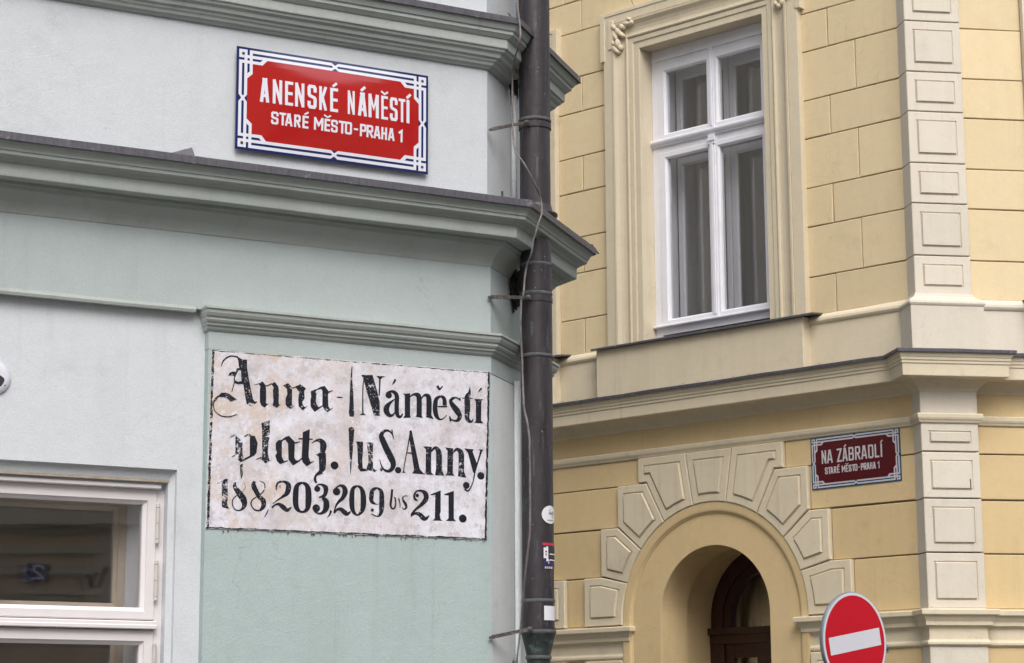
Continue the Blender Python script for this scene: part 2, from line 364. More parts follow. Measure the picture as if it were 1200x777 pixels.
INSCRIPTION=[["letter",0.32,[["P",[[-9030,28726],[-8845,28636],[-8679,28639],[-8675,28387],[-8593,27975],[-8573,27889],[-8453,27392],[-8397,27327],[-8522,27172],[-8670,27237],[-8711,27443],[-8793,27855],[-8849,27920],[-8874,28267],[-8950,28400],[-8972,28573]]],["S",[[-9533,28354,27],[-9482,28514,46],[-9375,28628,53],[-9213,28711,46],[-8993,28694,53]]],["P",[[-9290,28077],[-9256,28174],[-9148,28228],[-9038,28219],[-9053,28061],[-9119,28091],[-9200,28095]]],["S",[[-8985,28328,68],[-9020,28220,61],[-9089,28041,38],[-9093,27867,30],[-9171,27583,27]]],["S",[[-9003,28309,61],[-8820,28323,76]]],["P",[[-9106,27970],[-8977,27910],[-8795,27959],[-8793,27855],[-9012,27838],[-9093,27884]]],["S",[[-8432,27272,68],[-8323,27332,30]]],["P",[[-9621,27411],[-9515,27523],[-9370,27540],[-9223,27492],[-9105,27414],[-9002,27352],[-9110,27310],[-9201,27269],[-9275,27333],[-9367,27395],[-9512,27385]]],["S",[[-9603,27419,53],[-9709,27301,68],[-9761,27194,38],[-9750,27022,27],[-9682,26906,23],[-9499,26799,30],[-9281,26786,34],[-9101,26833,27],[-8985,26886,19]]]]],["letter",0.2,[["P",[[-8286,27902],[-8143,27992],[-8043,27870],[-8019,27710],[-8012,27312],[-7985,27276],[-7907,27314],[-8057,27159],[-8168,27214],[-8223,27322],[-8235,27694],[-8219,27832]]],["S",[[-8417,27849,16],[-8260,27911,27]]],["S",[[-8048,27857,38],[-7969,27868,32],[-7838,27943,38]]],["P",[[-7851,27927],[-7733,28001],[-7612,27865],[-7591,27742],[-7589,27317],[-7562,27282],[-7496,27324],[-7653,27176],[-7795,27253],[-7770,27379],[-7795,27727],[-7770,27828]]]]],["letter",0.25,[["P",[[-7453,27907],[-7281,28003],[-7159,27879],[-7239,27856],[-7139,27801],[-7138,27350],[-7110,27277],[-7043,27294],[-7175,27179],[-7296,27226],[-7355,27309],[-7359,27509],[-7302,27638],[-7318,27812]]],["S",[[-7172,27853,38],[-7065,27869,32],[-6973,27926,38]]],["P",[[-7026,27897],[-6880,28001],[-6663,27874],[-6729,27781],[-6707,27556],[-6791,27425],[-6763,27326],[-6695,27268],[-6588,27326],[-6768,27158],[-6910,27291],[-6926,27465],[-6903,27743]]]]],["letter",0.2,[["P",[[-6501,27798],[-6232,27914],[-6338,27785],[-6297,27712],[-6321,27509],[-6293,27385],[-6224,27302],[-6090,27374],[-6062,27351],[-6357,27142],[-6494,27295],[-6510,27495],[-6485,27623]]],["S",[[-6285,27865,38],[-6151,27930,70],[-6016,27966,81]]],["P",[[-6165,27937],[-6016,27999],[-5865,27820],[-5904,27741],[-5886,27364],[-5831,27267],[-5696,27339],[-5911,27160],[-6034,27252],[-6095,27374],[-6096,27828]]],["S",[[-5892,27805,49],[-5743,27880,22]]]]],["hyphen",0.2,[["S",[[-5604,27675,32],[-5522,27673,49],[-5386,27673,22]]]]],["divider_stroke",0.3,[["S",[[-5073,28727,28],[-5085,28511,51],[-5091,28214,68],[-5083,27947,114],[-5079,27625,137],[-5076,27331,171],[-5075,27171,188],[-5074,27078,131]]]]],["letter",0.35,[["P",[[-4751,28461],[-4342,28488],[-4147,27882],[-4116,27722],[-4084,27671],[-4074,27165],[-4288,27172],[-4572,28012],[-4668,28328]]],["S",[[-4656,28329,28],[-4683,28057,43],[-4686,27788,43],[-4681,27225,48]]],["P",[[-4811,27149],[-4725,27195],[-4676,27279],[-4629,27202],[-4565,27166]]],["S",[[-4083,28440,68],[-4093,28102,51],[-4108,27831,46]]],["P",[[-4210,28466],[-3887,28483],[-3989,28434],[-4048,28376],[-4121,28383]]]]],["letter",0.1,[["O",[-3765,27869,108]],["S",[[-3853,27930,40],[-3721,27994,68],[-3574,27984,120],[-3478,27863,160],[-3477,27606,160],[-3475,27336,154],[-3421,27210,125],[-3333,27197,80],[-3259,27297,46]]],["S",[[-3557,27749,34],[-3719,27616,97],[-3830,27473,188],[-3841,27338,205],[-3746,27223,142],[-3628,27223,74],[-3546,27318,40]]],["P",[[-3561,28427],[-3493,28397],[-3546,28292],[-3658,28210],[-3599,28342]]]]],["letter",0.1,[["P",[[-3263,27980],[-3173,27959],[-2995,27994],[-2992,27262],[-2962,27188],[-3244,27163],[-3185,27248],[-3188,27898]]],["S",[[-3039,27828,40],[-2950,27916,51],[-2846,27964,85],[-2726,27946,171],[-2669,27827,188],[-2667,27284,188]]],["P",[[-2798,27234],[-2754,27292],[-2575,27290],[-2530,27207]]],["S",[[-2592,27833,40],[-2517,27934,57],[-2412,27969,114],[-2316,27853,188],[-2314,27308,188]]],["P",[[-2425,27246],[-2404,27302],[-2215,27315],[-2140,27201]]]]],["letter",0.15,[["S",[[-1895,27975,69],[-2036,27875,133],[-2078,27719,170],[-2086,27515,175],[-2035,27315,159],[-1922,27208,69],[-1782,27243,37],[-1663,27361,27]]],["S",[[-1895,27975,69],[-1782,27932,128],[-1740,27820,154],[-1740,27679,149]]],["S",[[-1993,27623,43],[-1649,27648,53]]],["S",[[-2009,28311,101],[-1929,28189,69]]],["S",[[-1938,28176,58],[-1805,28319,37]]]]],["letter",0.2,[["P",[[-1216,27948],[-1153,27991],[-1145,27850],[-1193,27906]]],["S",[[-1173,27899,43],[-1301,27967,53],[-1443,27931,96],[-1514,27823,133],[-1415,27677,191],[-1273,27521,218],[-1188,27373,175],[-1230,27242,122],[-1358,27196,69],[-1499,27229,48]]],["P",[[-1570,27347],[-1522,27320],[-1471,27201],[-1542,27132],[-1570,27245]]]]],["letter",0.35,[["S",[[-802,28377,13],[-822,28169,106],[-897,27997,213],[-897,27650,207],[-909,27341,175],[-832,27223,128],[-732,27220,69],[-680,27300,37]]],["S",[[-1102,27969,27],[-673,27987,37]]]]],["letter",0.2,[["P",[[-645,27976],[-300,27988],[-372,27932],[-388,27274],[-288,27173],[-661,27174],[-583,27235],[-582,27878]]],["P",[[-385,28382],[-342,28329],[-501,28193],[-472,28273]]]]],["letter",0.55,[["S",[[-9189,26142,30],[-9046,26229,36]]],["P",[[-9017,26217],[-8869,26102],[-8779,25997],[-8775,25805],[-8773,25694],[-8740,25531],[-8681,25493],[-8825,25383],[-8944,25491],[-9019,25624],[-9008,25790],[-9020,25982]]],["S",[[-9139,25521,30],[-9018,25597,43]]],["S",[[-8724,26189,36],[-8594,26269,43],[-8491,26223,55]]],["P",[[-8852,25304],[-8752,25352],[-8751,25008],[-8794,24855],[-8832,25004]]]]],["letter",0.15,[["P",[[-8541,26239],[-8374,26244],[-8313,26110],[-8273,26029],[-8305,25723],[-8377,25622],[-8782,25405],[-8754,25489],[-8529,25613]]]]],["letter",0.5,[["P",[[-8161,26661],[-7873,26772],[-7873,26249],[-7914,26052],[-7922,25691],[-7860,25500],[-7772,25539],[-8005,25395],[-8140,25498],[-8119,25651],[-8132,26399]]],["S",[[-8316,25507,24],[-8135,25573,55]]]]],["letter",0.15,[["P",[[-7669,26057],[-7582,26160],[-7419,26190],[-7461,26084],[-7454,25639],[-7378,25505],[-7259,25545],[-7244,25513],[-7510,25400],[-7615,25491],[-7677,25654],[-7620,25768],[-7666,25877]]],["S",[[-7448,26163,43],[-7315,26247,79],[-7226,26272,67]]],["P",[[-7374,26215],[-7227,26322],[-7021,26140],[-7031,25637],[-6976,25556],[-6826,25551],[-6856,25522],[-7078,25383],[-7230,25569],[-7253,26069]]],["S",[[-7029,26097,55],[-6850,26156,24]]]]],["letter",0.08,[["P",[[-6756,26465],[-6517,26579],[-6521,26255],[-6545,25806],[-6543,25694],[-6481,25530],[-6331,25580],[-6599,25383],[-6751,25514],[-6783,25651],[-6761,26212]]],["S",[[-6903,26245,43],[-6762,26254,55]]],["S",[[-6530,26255,49],[-6410,26263,36]]],["S",[[-6981,25467,24],[-6768,25630,49]]]]],["letter",0.25,[["S",[[-6444,26134,24],[-6294,26228,61],[-6143,26229,152],[-6051,26131,219],[-6049,26004,219],[-6078,25848,152]]],["P",[[-6304,25786],[-6168,25842],[-5956,25855],[-5938,25561],[-5965,25307],[-6070,25217],[-6190,25155],[-6177,25379],[-6197,25714]]],["S",[[-6100,25249,152],[-6250,25151,85],[-6309,25064,79],[-6308,24953,91],[-6261,24877,61]]]]],["full_stop",0.05,[["O",[-5648,25472,128]]]],["divider_stroke",0.4,[["O",[-5074,26646,100]],["S",[[-5073,26603,188],[-5078,26177,146],[-5081,25894,109],[-5085,25611,67],[-5090,25216,15]]]]],["letter",0.3,[["P",[[-4916,26287],[-4660,26294],[-4666,25919],[-4686,25691],[-4662,25438],[-4538,25417],[-4522,25355],[-4738,25329],[-4831,25428],[-4851,25908],[-4869,26190]]]]],["letter",0.5,[["P",[[-4546,26282],[-4298,26289],[-4316,25940],[-4300,25459],[-4229,25406],[-4151,25411],[-4244,25334],[-4337,25372],[-4522,25375],[-4538,25431],[-4463,25648],[-4481,25931]]]]],["letter",0.12,[["S",[[-3578,26457,24],[-3635,26611,49],[-3755,26704,67],[-3911,26685,97],[-4019,26543,158],[-3971,26389,207],[-3845,26140,225],[-3703,25892,231],[-3592,25670,200],[-3622,25498,152],[-3746,25397,103],[-3902,25425,73],[-4003,25547,49],[-4070,25756,24]]],["P",[[-4027,25503],[-3965,25421],[-4011,25362],[-4058,25416]]],["P",[[-3673,26752],[-3623,26755],[-3565,26429],[-3603,26456]]]]],["full_stop",0.05,[["O",[-3415,25447,106]]]],["letter",0.2,[["P",[[-3016,26742],[-2978,26776],[-2933,26765],[-2635,25521],[-2465,25360],[-2916,25369],[-2842,25475],[-3015,26486]]],["S",[[-2978,26728,50],[-3088,26141,40],[-3198,25590,32],[-3215,25386,43]]],["P",[[-3290,25375],[-3216,25437],[-3141,25377]]],["S",[[-3125,26036,32],[-2863,26018,43]]]]],["letter",0.3,[["P",[[-2544,26284],[-2203,26281],[-2222,26091],[-2228,25783],[-2220,25442],[-2137,25361],[-2484,25359],[-2428,25464],[-2419,26182]]],["S",[[-2252,26107,58],[-2108,26246,94],[-2013,26214,159],[-1945,26057,209],[-1944,25526,216]]],["P",[[-2087,25357],[-2050,25554],[-1822,25533],[-1757,25359]]]]],["letter",0.35,[["P",[[-1728,26293],[-1422,26278],[-1429,25830],[-1437,25452],[-1376,25380],[-1708,25368],[-1643,25475],[-1632,26196]]],["S",[[-1441,26121,58],[-1307,26250,94],[-1199,26215,151],[-1126,26082,202],[-1127,25504,209]]],["P",[[-1250,25370],[-1230,25566],[-1012,25510],[-946,25338]]]]],["letter",0.1,[["P",[[-1019,26302],[-652,26290],[-710,26218],[-537,25813],[-634,25497],[-692,25528],[-884,26173]]],["S",[[-381,26272,79],[-478,25989,58],[-615,25567,50],[-692,25218,40],[-789,25007,47],[-885,24905,54],[-1008,24961,58]]],["P",[[-505,26299],[-283,26306],[-381,26238]]],["O",[-943,25084,115]]]],["full_stop",0.05,[["O",[-402,25430,126]]]],["numeral",0.5,[["P",[[-9435,24676],[-9376,24823],[-9250,24854],[-9224,23996],[-9167,23915],[-9394,23952],[-9420,23986]]],["S",[[-9587,24680,13],[-9400,24774,21]]]]],["numeral",0.28,[["S",[[-8982,24749,64],[-9017,24639,122],[-8900,24466,186],[-8744,24282,223],[-8677,24118,186],[-8712,23973,106],[-8837,23884,48],[-8990,23912,40],[-9069,24051,40],[-9059,24219,35],[-8898,24370,32],[-8723,24499,21],[-8661,24622,16],[-8702,24764,13]]]]],["numeral",0.3,[["S",[[-8359,24818,85],[-8382,24673,165],[-8289,24497,159],[-8183,24335,149],[-8053,24221,170],[-8050,24053,149],[-8175,23915,64],[-8355,23943,45],[-8460,24105,45],[-8412,24239,40],[-8286,24330,35],[-8083,24484,37],[-8009,24632,37],[-8037,24776,32],[-8192,24839,16]]]]],["comma",0.4,[["S",[[-7881,23965,37],[-7943,23818,37],[-8005,23720,21]]]]],["numeral",0.3,[["S",[[-7619,24581,53],[-7621,24701,64],[-7558,24821,64],[-7377,24860,69],[-7233,24782,159],[-7218,24650,186],[-7268,24502,159],[-7421,24373,74],[-7575,24269,45],[-7740,24145,32]]],["S",[[-7764,24019,69],[-7650,24116,58],[-7521,24139,101],[-7390,24061,159],[-7259,23971,122],[-7156,24024,74],[-7100,24075,21]]],["O",[-7491,24696,43]]]],["numeral",0.12,[["S",[[-6752,24864,64],[-6907,24776,133],[-6962,24591,191],[-6964,24203,191],[-6896,24013,138],[-6738,23936,69],[-6583,24023,138],[-6533,24224,202],[-6539,24613,202],[-6607,24792,138],[-6752,24864,64]]]]],["numeral",0.12,[["O",[-6237,24690,98]],["S",[[-6317,24734,32],[-6200,24826,48],[-6068,24828,80],[-5948,24737,170],[-5946,24595,144],[-6010,24482,112],[-6181,24424,32]]],["S",[[-6049,24424,90],[-5929,24303,191],[-5927,24108,202],[-6030,23957,106],[-6188,23913,58],[-6333,23991,48]]],["O",[-6264,24080,122]]]],["comma",0.1,[["P",[[-5780,24054],[-5714,24009],[-5778,23872],[-5896,23776],[-5819,23918]]]]],["numeral",0.1,[["O",[-5570,24639,122]],["S",[[-5637,24721,43],[-5465,24833,64],[-5332,24803,138],[-5272,24654,186],[-5355,24454,133],[-5486,24325,96],[-5591,24173,58],[-5655,23963,43]]],["S",[[-5641,23946,48],[-5550,24065,74],[-5417,24084,122],[-5283,23992,165],[-5189,23948,117],[-5070,24032,32]]]]],["numeral",0.12,[["S",[[-4850,24861,58],[-4997,24767,128],[-5035,24544,175],[-5032,24225,175],[-4977,24032,128],[-4842,23928,58],[-4695,24045,128],[-4638,24244,191],[-4641,24564,191],[-4710,24782,128],[-4850,24861,58]]]]],["numeral",0.3,[["S",[[-4148,24837,58],[-4310,24754,128],[-4355,24554,165],[-4334,24382,128],[-4172,24304,27],[-4085,24326,21]]],["S",[[-4148,24837,58],[-4012,24720,138],[-3989,24498,175],[-3995,24202,175],[-4034,24002,112],[-4142,23919,45],[-4353,23987,37]]],["O",[-4319,24112,50]]]],["letter",0.2,[["S",[[-3624,24818,76],[-3642,24577,81],[-3673,24349,81],[-3653,24229,70],[-3575,24190,54],[-3506,24282,65],[-3508,24509,54],[-3564,24569,27]]]]],["letter",0.32,[["S",[[-3397,24534,59],[-3346,24390,38],[-3339,24239,27]]]]],["letter",0.32,[["S",[[-3076,24606,27],[-3132,24634,32],[-3230,24586,43],[-3238,24497,70],[-3145,24362,97],[-3116,24255,76],[-3200,24190,43],[-3256,24248,32]]]]],["numeral",0.2,[["S",[[-2711,24498,43],[-2809,24544,81],[-2832,24669,76],[-2740,24801,54],[-2571,24815,87],[-2430,24728,178],[-2415,24564,178],[-2570,24378,124],[-2766,24216,81],[-2920,24057,59],[-2947,23942,22]]],["S",[[-2947,23993,54],[-2794,24076,81],[-2639,24053,141],[-2512,23945,168],[-2400,23930,103],[-2287,24041,22]]],["O",[-2726,24662,59]]]],["numeral",0.15,[["P",[[-2255,24719],[-1878,24872],[-1877,24183],[-1914,24079],[-1876,23928],[-1805,23881],[-2174,23877],[-2089,23944],[-2076,24721],[-2218,24688]]]]],["numeral",0.08,[["P",[[-1764,24750],[-1398,24884],[-1398,23976],[-1321,23890],[-1692,23886],[-1592,23967],[-1593,24720],[-1727,24721]]]]],["full_stop",0.05,[["O",[-1072,23991,133]]]]]

# ================================================================== ground (setting)
def sheet(name, x0, x1, y0, y1, z, mat):
    mb = MB(); mb.poly([(x0, y0, z), (x1, y0, z), (x1, y1, z), (x0, y1, z)]); return tag(mb.build(name, mat), kind='structure')
sheet('ground', -250, 250, -250, 250, -.15, M['stone'])
sheet('road', 1.2, 7.0, -60, 12.2, -.146, M['asphalt'])
def pavement(name, pts):
    F0 = None; mb = MB(); mb.poly([(x, y, 0) for x, y in pts]); n = len(pts)
    for i in range(n):
        a, b = pts[i], pts[(i + 1) % n]; mb.poly([(a[0], a[1], 0), (b[0], b[1], 0), (b[0], b[1], -.2), (a[0], a[1], -.2)])
    return tag(mb.build(name, M['stone']), kind='structure')
pavement('pavement', [(-14, -4), (1.2, -4), (1.2, 12.2), (9, 12.2), (9, 30), (-14, 30)])

# ================================================================== green corner house
HL = empty('green_corner_house', (LF.O.x, LF.O.y, 0), 'pale grey and sage green stucco house with two projecting cornices and a cut-off corner, left', 'building')
Lfar = LF.P(-9, 0); Lc = LF.P(0, 0); Cc = CF.P(CLEN, 0); Dfar = DF.P(9, 0)
full = [Lfar, Lc, Cc, Dfar]
# ground-floor wall with the window opening (set back 3 cm)
WU0, WU1, WZ0, WZ1 = -2.225, -1.077, .95, 2.508
mb = MB()
def holed(mb, F, u0, u1, z0, z1, w0, w1, holes):
    us = sorted({u0, u1} | {h[0] for h in holes} | {h[1] for h in holes}); zs = sorted({z0, z1} | {h[2] for h in holes} | {h[3] for h in holes})
    us = [u for u in us if u0 <= u <= u1]; zs = [z for z in zs if z0 <= z <= z1]
    inh = lambda a, b: any(h[0] < (us[a] + us[a + 1]) / 2 < h[1] and h[2] < (zs[b] + zs[b + 1]) / 2 < h[3] for h in holes)
    for a in range(len(us) - 1):
        for b in range(len(zs) - 1):
            if inh(a, b): continue
            for w_ in (w0, w1): mb.poly([F.P(us[a], zs[b], w_), F.P(us[a + 1], zs[b], w_), F.P(us[a + 1], zs[b + 1], w_), F.P(us[a], zs[b + 1], w_)])
    for h in holes:
        if h[3] > z1: continue
        for (a, b) in (((h[0], h[2]), (h[1], h[2])), ((h[1], h[2]), (h[1], h[3])), ((h[1], h[3]), (h[0], h[3])), ((h[0], h[3]), (h[0], h[2]))):
            mb.poly([F.P(*a, w0), F.P(*b, w0), F.P(*b, w1), F.P(*a, w1)])
Lholes = [(WU0, WU1, WZ0, WZ1)] + [(c - .574, c + .574, WZ0, WZ1) for c in (-4.2, -6.7)]
holed(mb, LF, -9, -.98, 0, 3.03, -.35, -.03, Lholes)
mb.build('ground_floor_wall', M['white_wall'], HL)
wallstrip([Lfar, Lc, Cc, Dfar], 3.012, 3.262, -.3, 0, 'frieze', M['green_wall'], HL)
# thin rounded lip under the frieze
sweep([Lfar, LF.P(-1.04, 0)], [(-.05, 3.004), (.003, 3.0), (.006, 3.008), (.003, 3.018), (-.05, 3.02)], 'frieze_lip', M['green_trim'], HL, wob=.003, sub=.06)
# corner pilaster: green front with return, white bevelled corner
sweep([LF.P(-.995, 0, -.2), LF.P(-.995, 0), LF.P(0, 0)], [(-.2, 0), (0, 0), (0, 2.89), (-.2, 2.89)], 'pilaster_shaft', M['green_low'], HL, wob=.0015, sub=.08)
sweep([LF.P(-.995, 0, -.2), LF.P(-.995, 0), Lc, Cc, Dfar], [(-.2, 2.889), (.0012, 2.889), (.0012, 3.015), (-.2, 3.015)], 'pilaster_neck', M['green_wall'], HL)
wallstrip([Lc, Cc, Dfar], 0, 2.888, -.2, -.0005, 'bevelled_corner', M['white_panel'], HL)
sweep([LF.P(-1.0, 0, -.2), LF.P(-1.0, 0), Lc, Cc, Dfar], [(-.1, 2.945), (.004, 2.946), (.010, 2.952), (.013, 2.960), (.019, 2.962), (.0205, 2.9695), (.026, 2.972), (.030, 2.978), (.0295, 2.984), (.036, 2.989), (.0415, 2.998), (.043, 3.008), (.048, 3.010), (.048, 3.0175), (.030, 3.021), (-.1, 3.026)], 'pilaster_capital', M['green_trim'], HL, [.45, 1, 1, 1], wob=.0018, sub=.05)
# main cornice
sweep(full, [(-.1, 3.250), (.002, 3.252), (.006, 3.262), (.010, 3.270), (.018, 3.283), (.030, 3.296), (.040, 3.306), (.050, 3.3115), (.052, 3.322), (.060, 3.3235), (.0605, 3.3335), (.106, 3.3345), (.107, 3.338), (.107, 3.374), (.114, 3.3775), (.120, 3.384), (.129, 3.388), (.138, 3.390), (.142, 3.3925), (.143, 3.402), (.147, 3.404), (.149, 3.411), (.154, 3.419), (.161, 3.425), (.164, 3.430), (.164, 3.45), (-.1, 3.475)], 'main_cornice', M['green_trim'], HL, wob=.0018, sub=.12)
sweep(full, [(-.05, 3.476), (.166, 3.4535), (.171, 3.4525), (.173, 3.4505), (.1735, 3.4285), (.1705, 3.4265), (.166, 3.432), (.166, 3.449), (-.05, 3.47)], 'main_cornice_flashing', M['zinc'], HL, wob=.0016, sub=.07)
# upper wall and second cornice
UW = -.012
wallstrip(full, 3.46, 3.98, -.35, UW, 'upper_wall', M['white_wall'], HL)
wallstrip(full, 4.10, 11, -.35, UW, 'top_wall', M['white_wall'], HL)
us_ = [1, 1.25, 1.55]
sweep(full, [(-.1, 3.945), (-.004, 3.947), (.002, 3.953), (.009, 3.957), (.013, 3.965), (.019, 3.970), (.021, 3.976), (.030, 3.981), (.034, 3.992), (.044, 3.999), (.047, 4.007), (.052, 4.009), (.053, 4.012), (.053, 4.040), (.058, 4.043), (.066, 4.052), (.070, 4.0555), (.0705, 4.066), (.076, 4.069), (.083, 4.084), (.086, 4.090), (.086, 4.11), (-.1, 4.13)], 'upper_cornice', M['green_trim'], HL, us_, wob=.0018, sub=.12)
sweep(full, [(-.05, 4.128), (.087, 4.114), (.092, 4.1125), (.093, 4.110), (.0935, 4.090), (.091, 4.0885), (.088, 4.093), (.088, 4.109), (-.05, 4.122)], 'upper_cornice_flashing', M['zinc'], HL, us_, wob=.0016, sub=.07)
mb = MB(); mb.poly([LF.P(-9, 11), LF.P(0, 11), CF.P(CLEN, 11), DF.P(9, 11), LF.P(-9, 11, -9)]); mb.build('roof', M['zinc'], HL)
# flashing seams that stand up
for F, u, w_, z, sx, h in ((LF, -1.15, .16, 3.453, .075, .032), (CF, .02, .085, 4.112, -.055, .024), (CF, CLEN + .12, .165, 3.45, -.05, .022), (CF, CLEN + .13, .10, 4.112, -.05, .02)):
    mb = MB(); a = [F.P(u - sx / 2, z - .004, w_), F.P(u + sx / 2, z - .004, w_ + .004), F.P(u + sx / 2 - .006, z + h, w_ - .01), F.P(u - sx / 2, z + .004, w_ - .004)]
    b = [p - F.n * .006 for p in a]; mb.grid([a, b], True); mb.poly(a); mb.poly(b); mb.build('flashing_seam', M['zinc'], HL)
# small nail at the flashing
mb = MB(); mb.tube([CF.P(-.02, 3.46, .05), CF.P(-.02, 3.505, .05)], .004, 6); mb.build('nail', M['rusty'], HL)

def lathe(F, u, w_, zs, n=10):
    mb = MB(); mb.grid([[F.P(u + r * math.cos(t), z, w_ + r * math.sin(t)) for t in [2 * math.pi * k / n for k in range(n)]] for z, r in zs], True)
    mb.poly([F.P(u + zs[0][1] * math.cos(2 * math.pi * k / n), zs[0][0], w_ + zs[0][1] * math.sin(2 * math.pi * k / n)) for k in range(n)])
    mb.poly([F.P(u + zs[-1][1] * math.cos(2 * math.pi * k / n), zs[-1][0], w_ + zs[-1][1] * math.sin(2 * math.pi * k / n)) for k in range(n)])
    return mb
def sashring(F, u0, u1, z0, z1, gu, gz, w0, w1, bev=.006):
    """sash: outer rect to glass rect, front at w1, moulded inner edge"""
    mb = MB(); lv = [(u0, u1, z0, z1, w0), (u0, u1, z0, z1, w1 - .004), (u0 + .004, u1 - .004, z0 + .004, z1 - .004, w1),
        (gu[0] - .012, gu[1] + .012, gz[0] - .012, gz[1] + .012, w1), (gu[0] - .010, gu[1] + .010, gz[0] - .010, gz[1] + .010, w1 - .006), (gu[0], gu[1], gz[0], gz[1], w1 - .014), (gu[0], gu[1], gz[0], gz[1], w0)]
    mb.grid([[F.P(a, c, w_), F.P(b, c, w_), F.P(b, d, w_), F.P(a, d, w_)] for a, b, c, d, w_ in lv], True)
    return mb
def pane(F, u0, u1, z0, z1, w_, name, parent):
    mb = MB(); mb.box(F, u0 - .004, u1 + .004, z0 - .004, z1 + .004, w_ - .0025, w_ + .0015); return mb.build(name, M['glass'], parent)
# box window of the green house (built twice more further left, out of view but for reflections)
def green_window(u1):
    """u1 = right edge of the opening"""
    d = u1 - WU1
    e = lambda v: v + d
    L0, L1 = WU0 + .005, WU1 - .005
    mb = MB(); mb.box(LF, e(L0), e(L0 + .038), WZ0, 2.478, -.16, -.092); mb.box(LF, e(L1 - .038), e(L1), WZ0, 2.478, -.16, -.092); mb.box(LF, e(L0), e(L1), 2.452, 2.50, -.16, -.094); mb.box(LF, e(L0), e(L1), WZ0, 1.0, -.16, -.093)
    fr = mb.build('window', M['win_warm'], HL)
    mb = MB(); rows = []
    for g, w_ in ((0, -.0305), (.001, -.045), (.004, -.047), (-1, 0), (.0, 0)):
        if g == -1: rows.append([LF.P(e(WU0 + .018), WZ0, -.058), LF.P(e(WU1 - .018), WZ0, -.058), LF.P(e(WU1 - .018), 2.470, -.058), LF.P(e(WU0 + .018), 2.470, -.058)])
        elif w_ == 0: rows.append([LF.P(e(WU0 + .010), WZ0, -.0935), LF.P(e(WU1 - .018), WZ0, -.0935), LF.P(e(WU1 - .018), 2.470, -.0935), LF.P(e(WU0 + .018), 2.470, -.0935)])
        else: rows.append([LF.P(e(WU0 + g), WZ0, w_), LF.P(e(WU1 - g), WZ0, w_), LF.P(e(WU1 - g), WZ1 - g, w_), LF.P(e(WU0 + g), WZ1 - g, w_)])
    mb.grid([[r_[3], r_[2], r_[1]] for r_ in rows]); mb.grid([[r_[3], r_[0]] for r_ in rows]); mb.build('window_reveal', M['white_wall'], fr)
    mb = MB(); mb.box(LF, e(WU0 + .012), e(WU1 - .010), 2.4705, 2.479, -.10, -.0555); mb.build('plaster_strip', M['tan_plaster'], fr)
    cen = (L0 + L1) / 2
    for a, b in ((e(L0 + .034), e(cen - .001)), (e(cen + .001), e(L1 - .035))):
        for z0, z1, g0, g1 in ((2.050, 2.452, 2.088, 2.404), (1.0, 2.020, 1.05, 1.975)):
            gl, gr = a + .044, b - .043
            sashring(LF, a, b, z0, z1, (gl, gr), (g0, g1), -.13, -.088).build('sash', M['win_warm'], fr)
            pane(LF, gl, gr, g0, g1, -.112, 'pane', fr)
    rail = [(-.13, 2.022), (-.072, 2.022), (-.070, 2.0245), (-.070, 2.033), (-.075, 2.0355), (-.075, 2.044), (-.080, 2.047), (-.13, 2.051)]
    mb = MB(); mb.grid([[LF.P(e(x), z, w_) for w_, z in rail] for x in (L0 + .03, L1 - .033)], True)
    for x in (L0 + .03, L1 - .033): mb.poly([LF.P(e(x), z, w_) for w_, z in rail])
    mb.build('weather_bar', M['win_warm'], fr)
    top = [(-.11, 2.450), (-.070, 2.450), (-.067, 2.4525), (-.067, 2.462), (-.074, 2.466), (-.076, 2.471), (-.11, 2.474)]
    mb = MB(); mb.grid([[LF.P(e(x), z, w_) for w_, z in top] for x in (L0 + .025, L1 - .032)], True)
    for x in (L0 + .025, L1 - .032): mb.poly([LF.P(e(x), z, w_) for w_, z in top])
    mb.build('weather_bar', M['win_warm'], fr)
    for z in (2.345, 2.17, 1.92, 1.75, 1.2):
        h = lathe(LF, e(L1 - .036), -.080, [(z - .062, .003), (z - .060, 00.0065), (z - .050, 00.0065), (z - .049, .004), (z - .046, 00.0065), (z - .002, 00.0065), (z - .001, .0045), (z + .001, .0045), (z + .002, 00.0065), (z + .046, 00.0065), (z + .048, .004), (z + .05, 00.0065), (z + .060, 00.0065), (z + .063, .002)], 8)
        h.build('hinge', M['brass'], fr, smooth=False)
    # inner casement and lining
    mb = MB()
    a, b, zt, zb = e(L0 + .075), e(L1 - .082), 2.428, 1.02
    for q in ([(e(L0 + .04), -.13), (a + .001, -.24)], [(e(L1 - .04), -.13), (b - .001, -.24)]):
        mb.poly([LF.P(q[0][0], zb, q[0][1]), LF.P(q[1][0], zb, q[1][1]), LF.P(q[1][0], zt, q[1][1]), LF.P(q[0][0], 2.45, q[0][1])])
    mb.poly([LF.P(e(L0 + .04), 2.45, -.13), LF.P(e(L1 - .04), 2.45, -.13), LF.P(b + .012, zt, -.24), LF.P(a - .01, zt, -.24)])
    mb.build('window_lining', M['win_white'], fr)
    for q0, q1 in ((a, e(cen)), (e(cen), b)):
        for z0, z1 in ((2.075, zt), (zb, 2.06)):
            sashring(LF, q0, q1, z0, z1, (q0 + .04, q1 - .038), (z0 + .035, z1 - .033), -.262, -.235).build('inner_sash', M['inner_frame'], fr)
            pane(LF, q0 + .04, q1 - .038, z0 + .035, z1 - .033, -.25, 'inner_pane', fr)
    # sill and dark room behind
    mb = MB(); mb.box(LF, e(WU0 + .002), e(WU1 - .002), WZ0 - .04, WZ0 - .002, -.15, .02); mb.build('sill', M['zinc'], fr)
    return fr
for k, d in enumerate((0, -2.549, -5.049)): green_window(WU1 + d)
mb = MB()
mb.box(LF, -8.9, -1.02, .02, 2.95, -3.6, -.352)
for f in list(mb.f): pass
rm = mb.build('room', M['room'], HL)
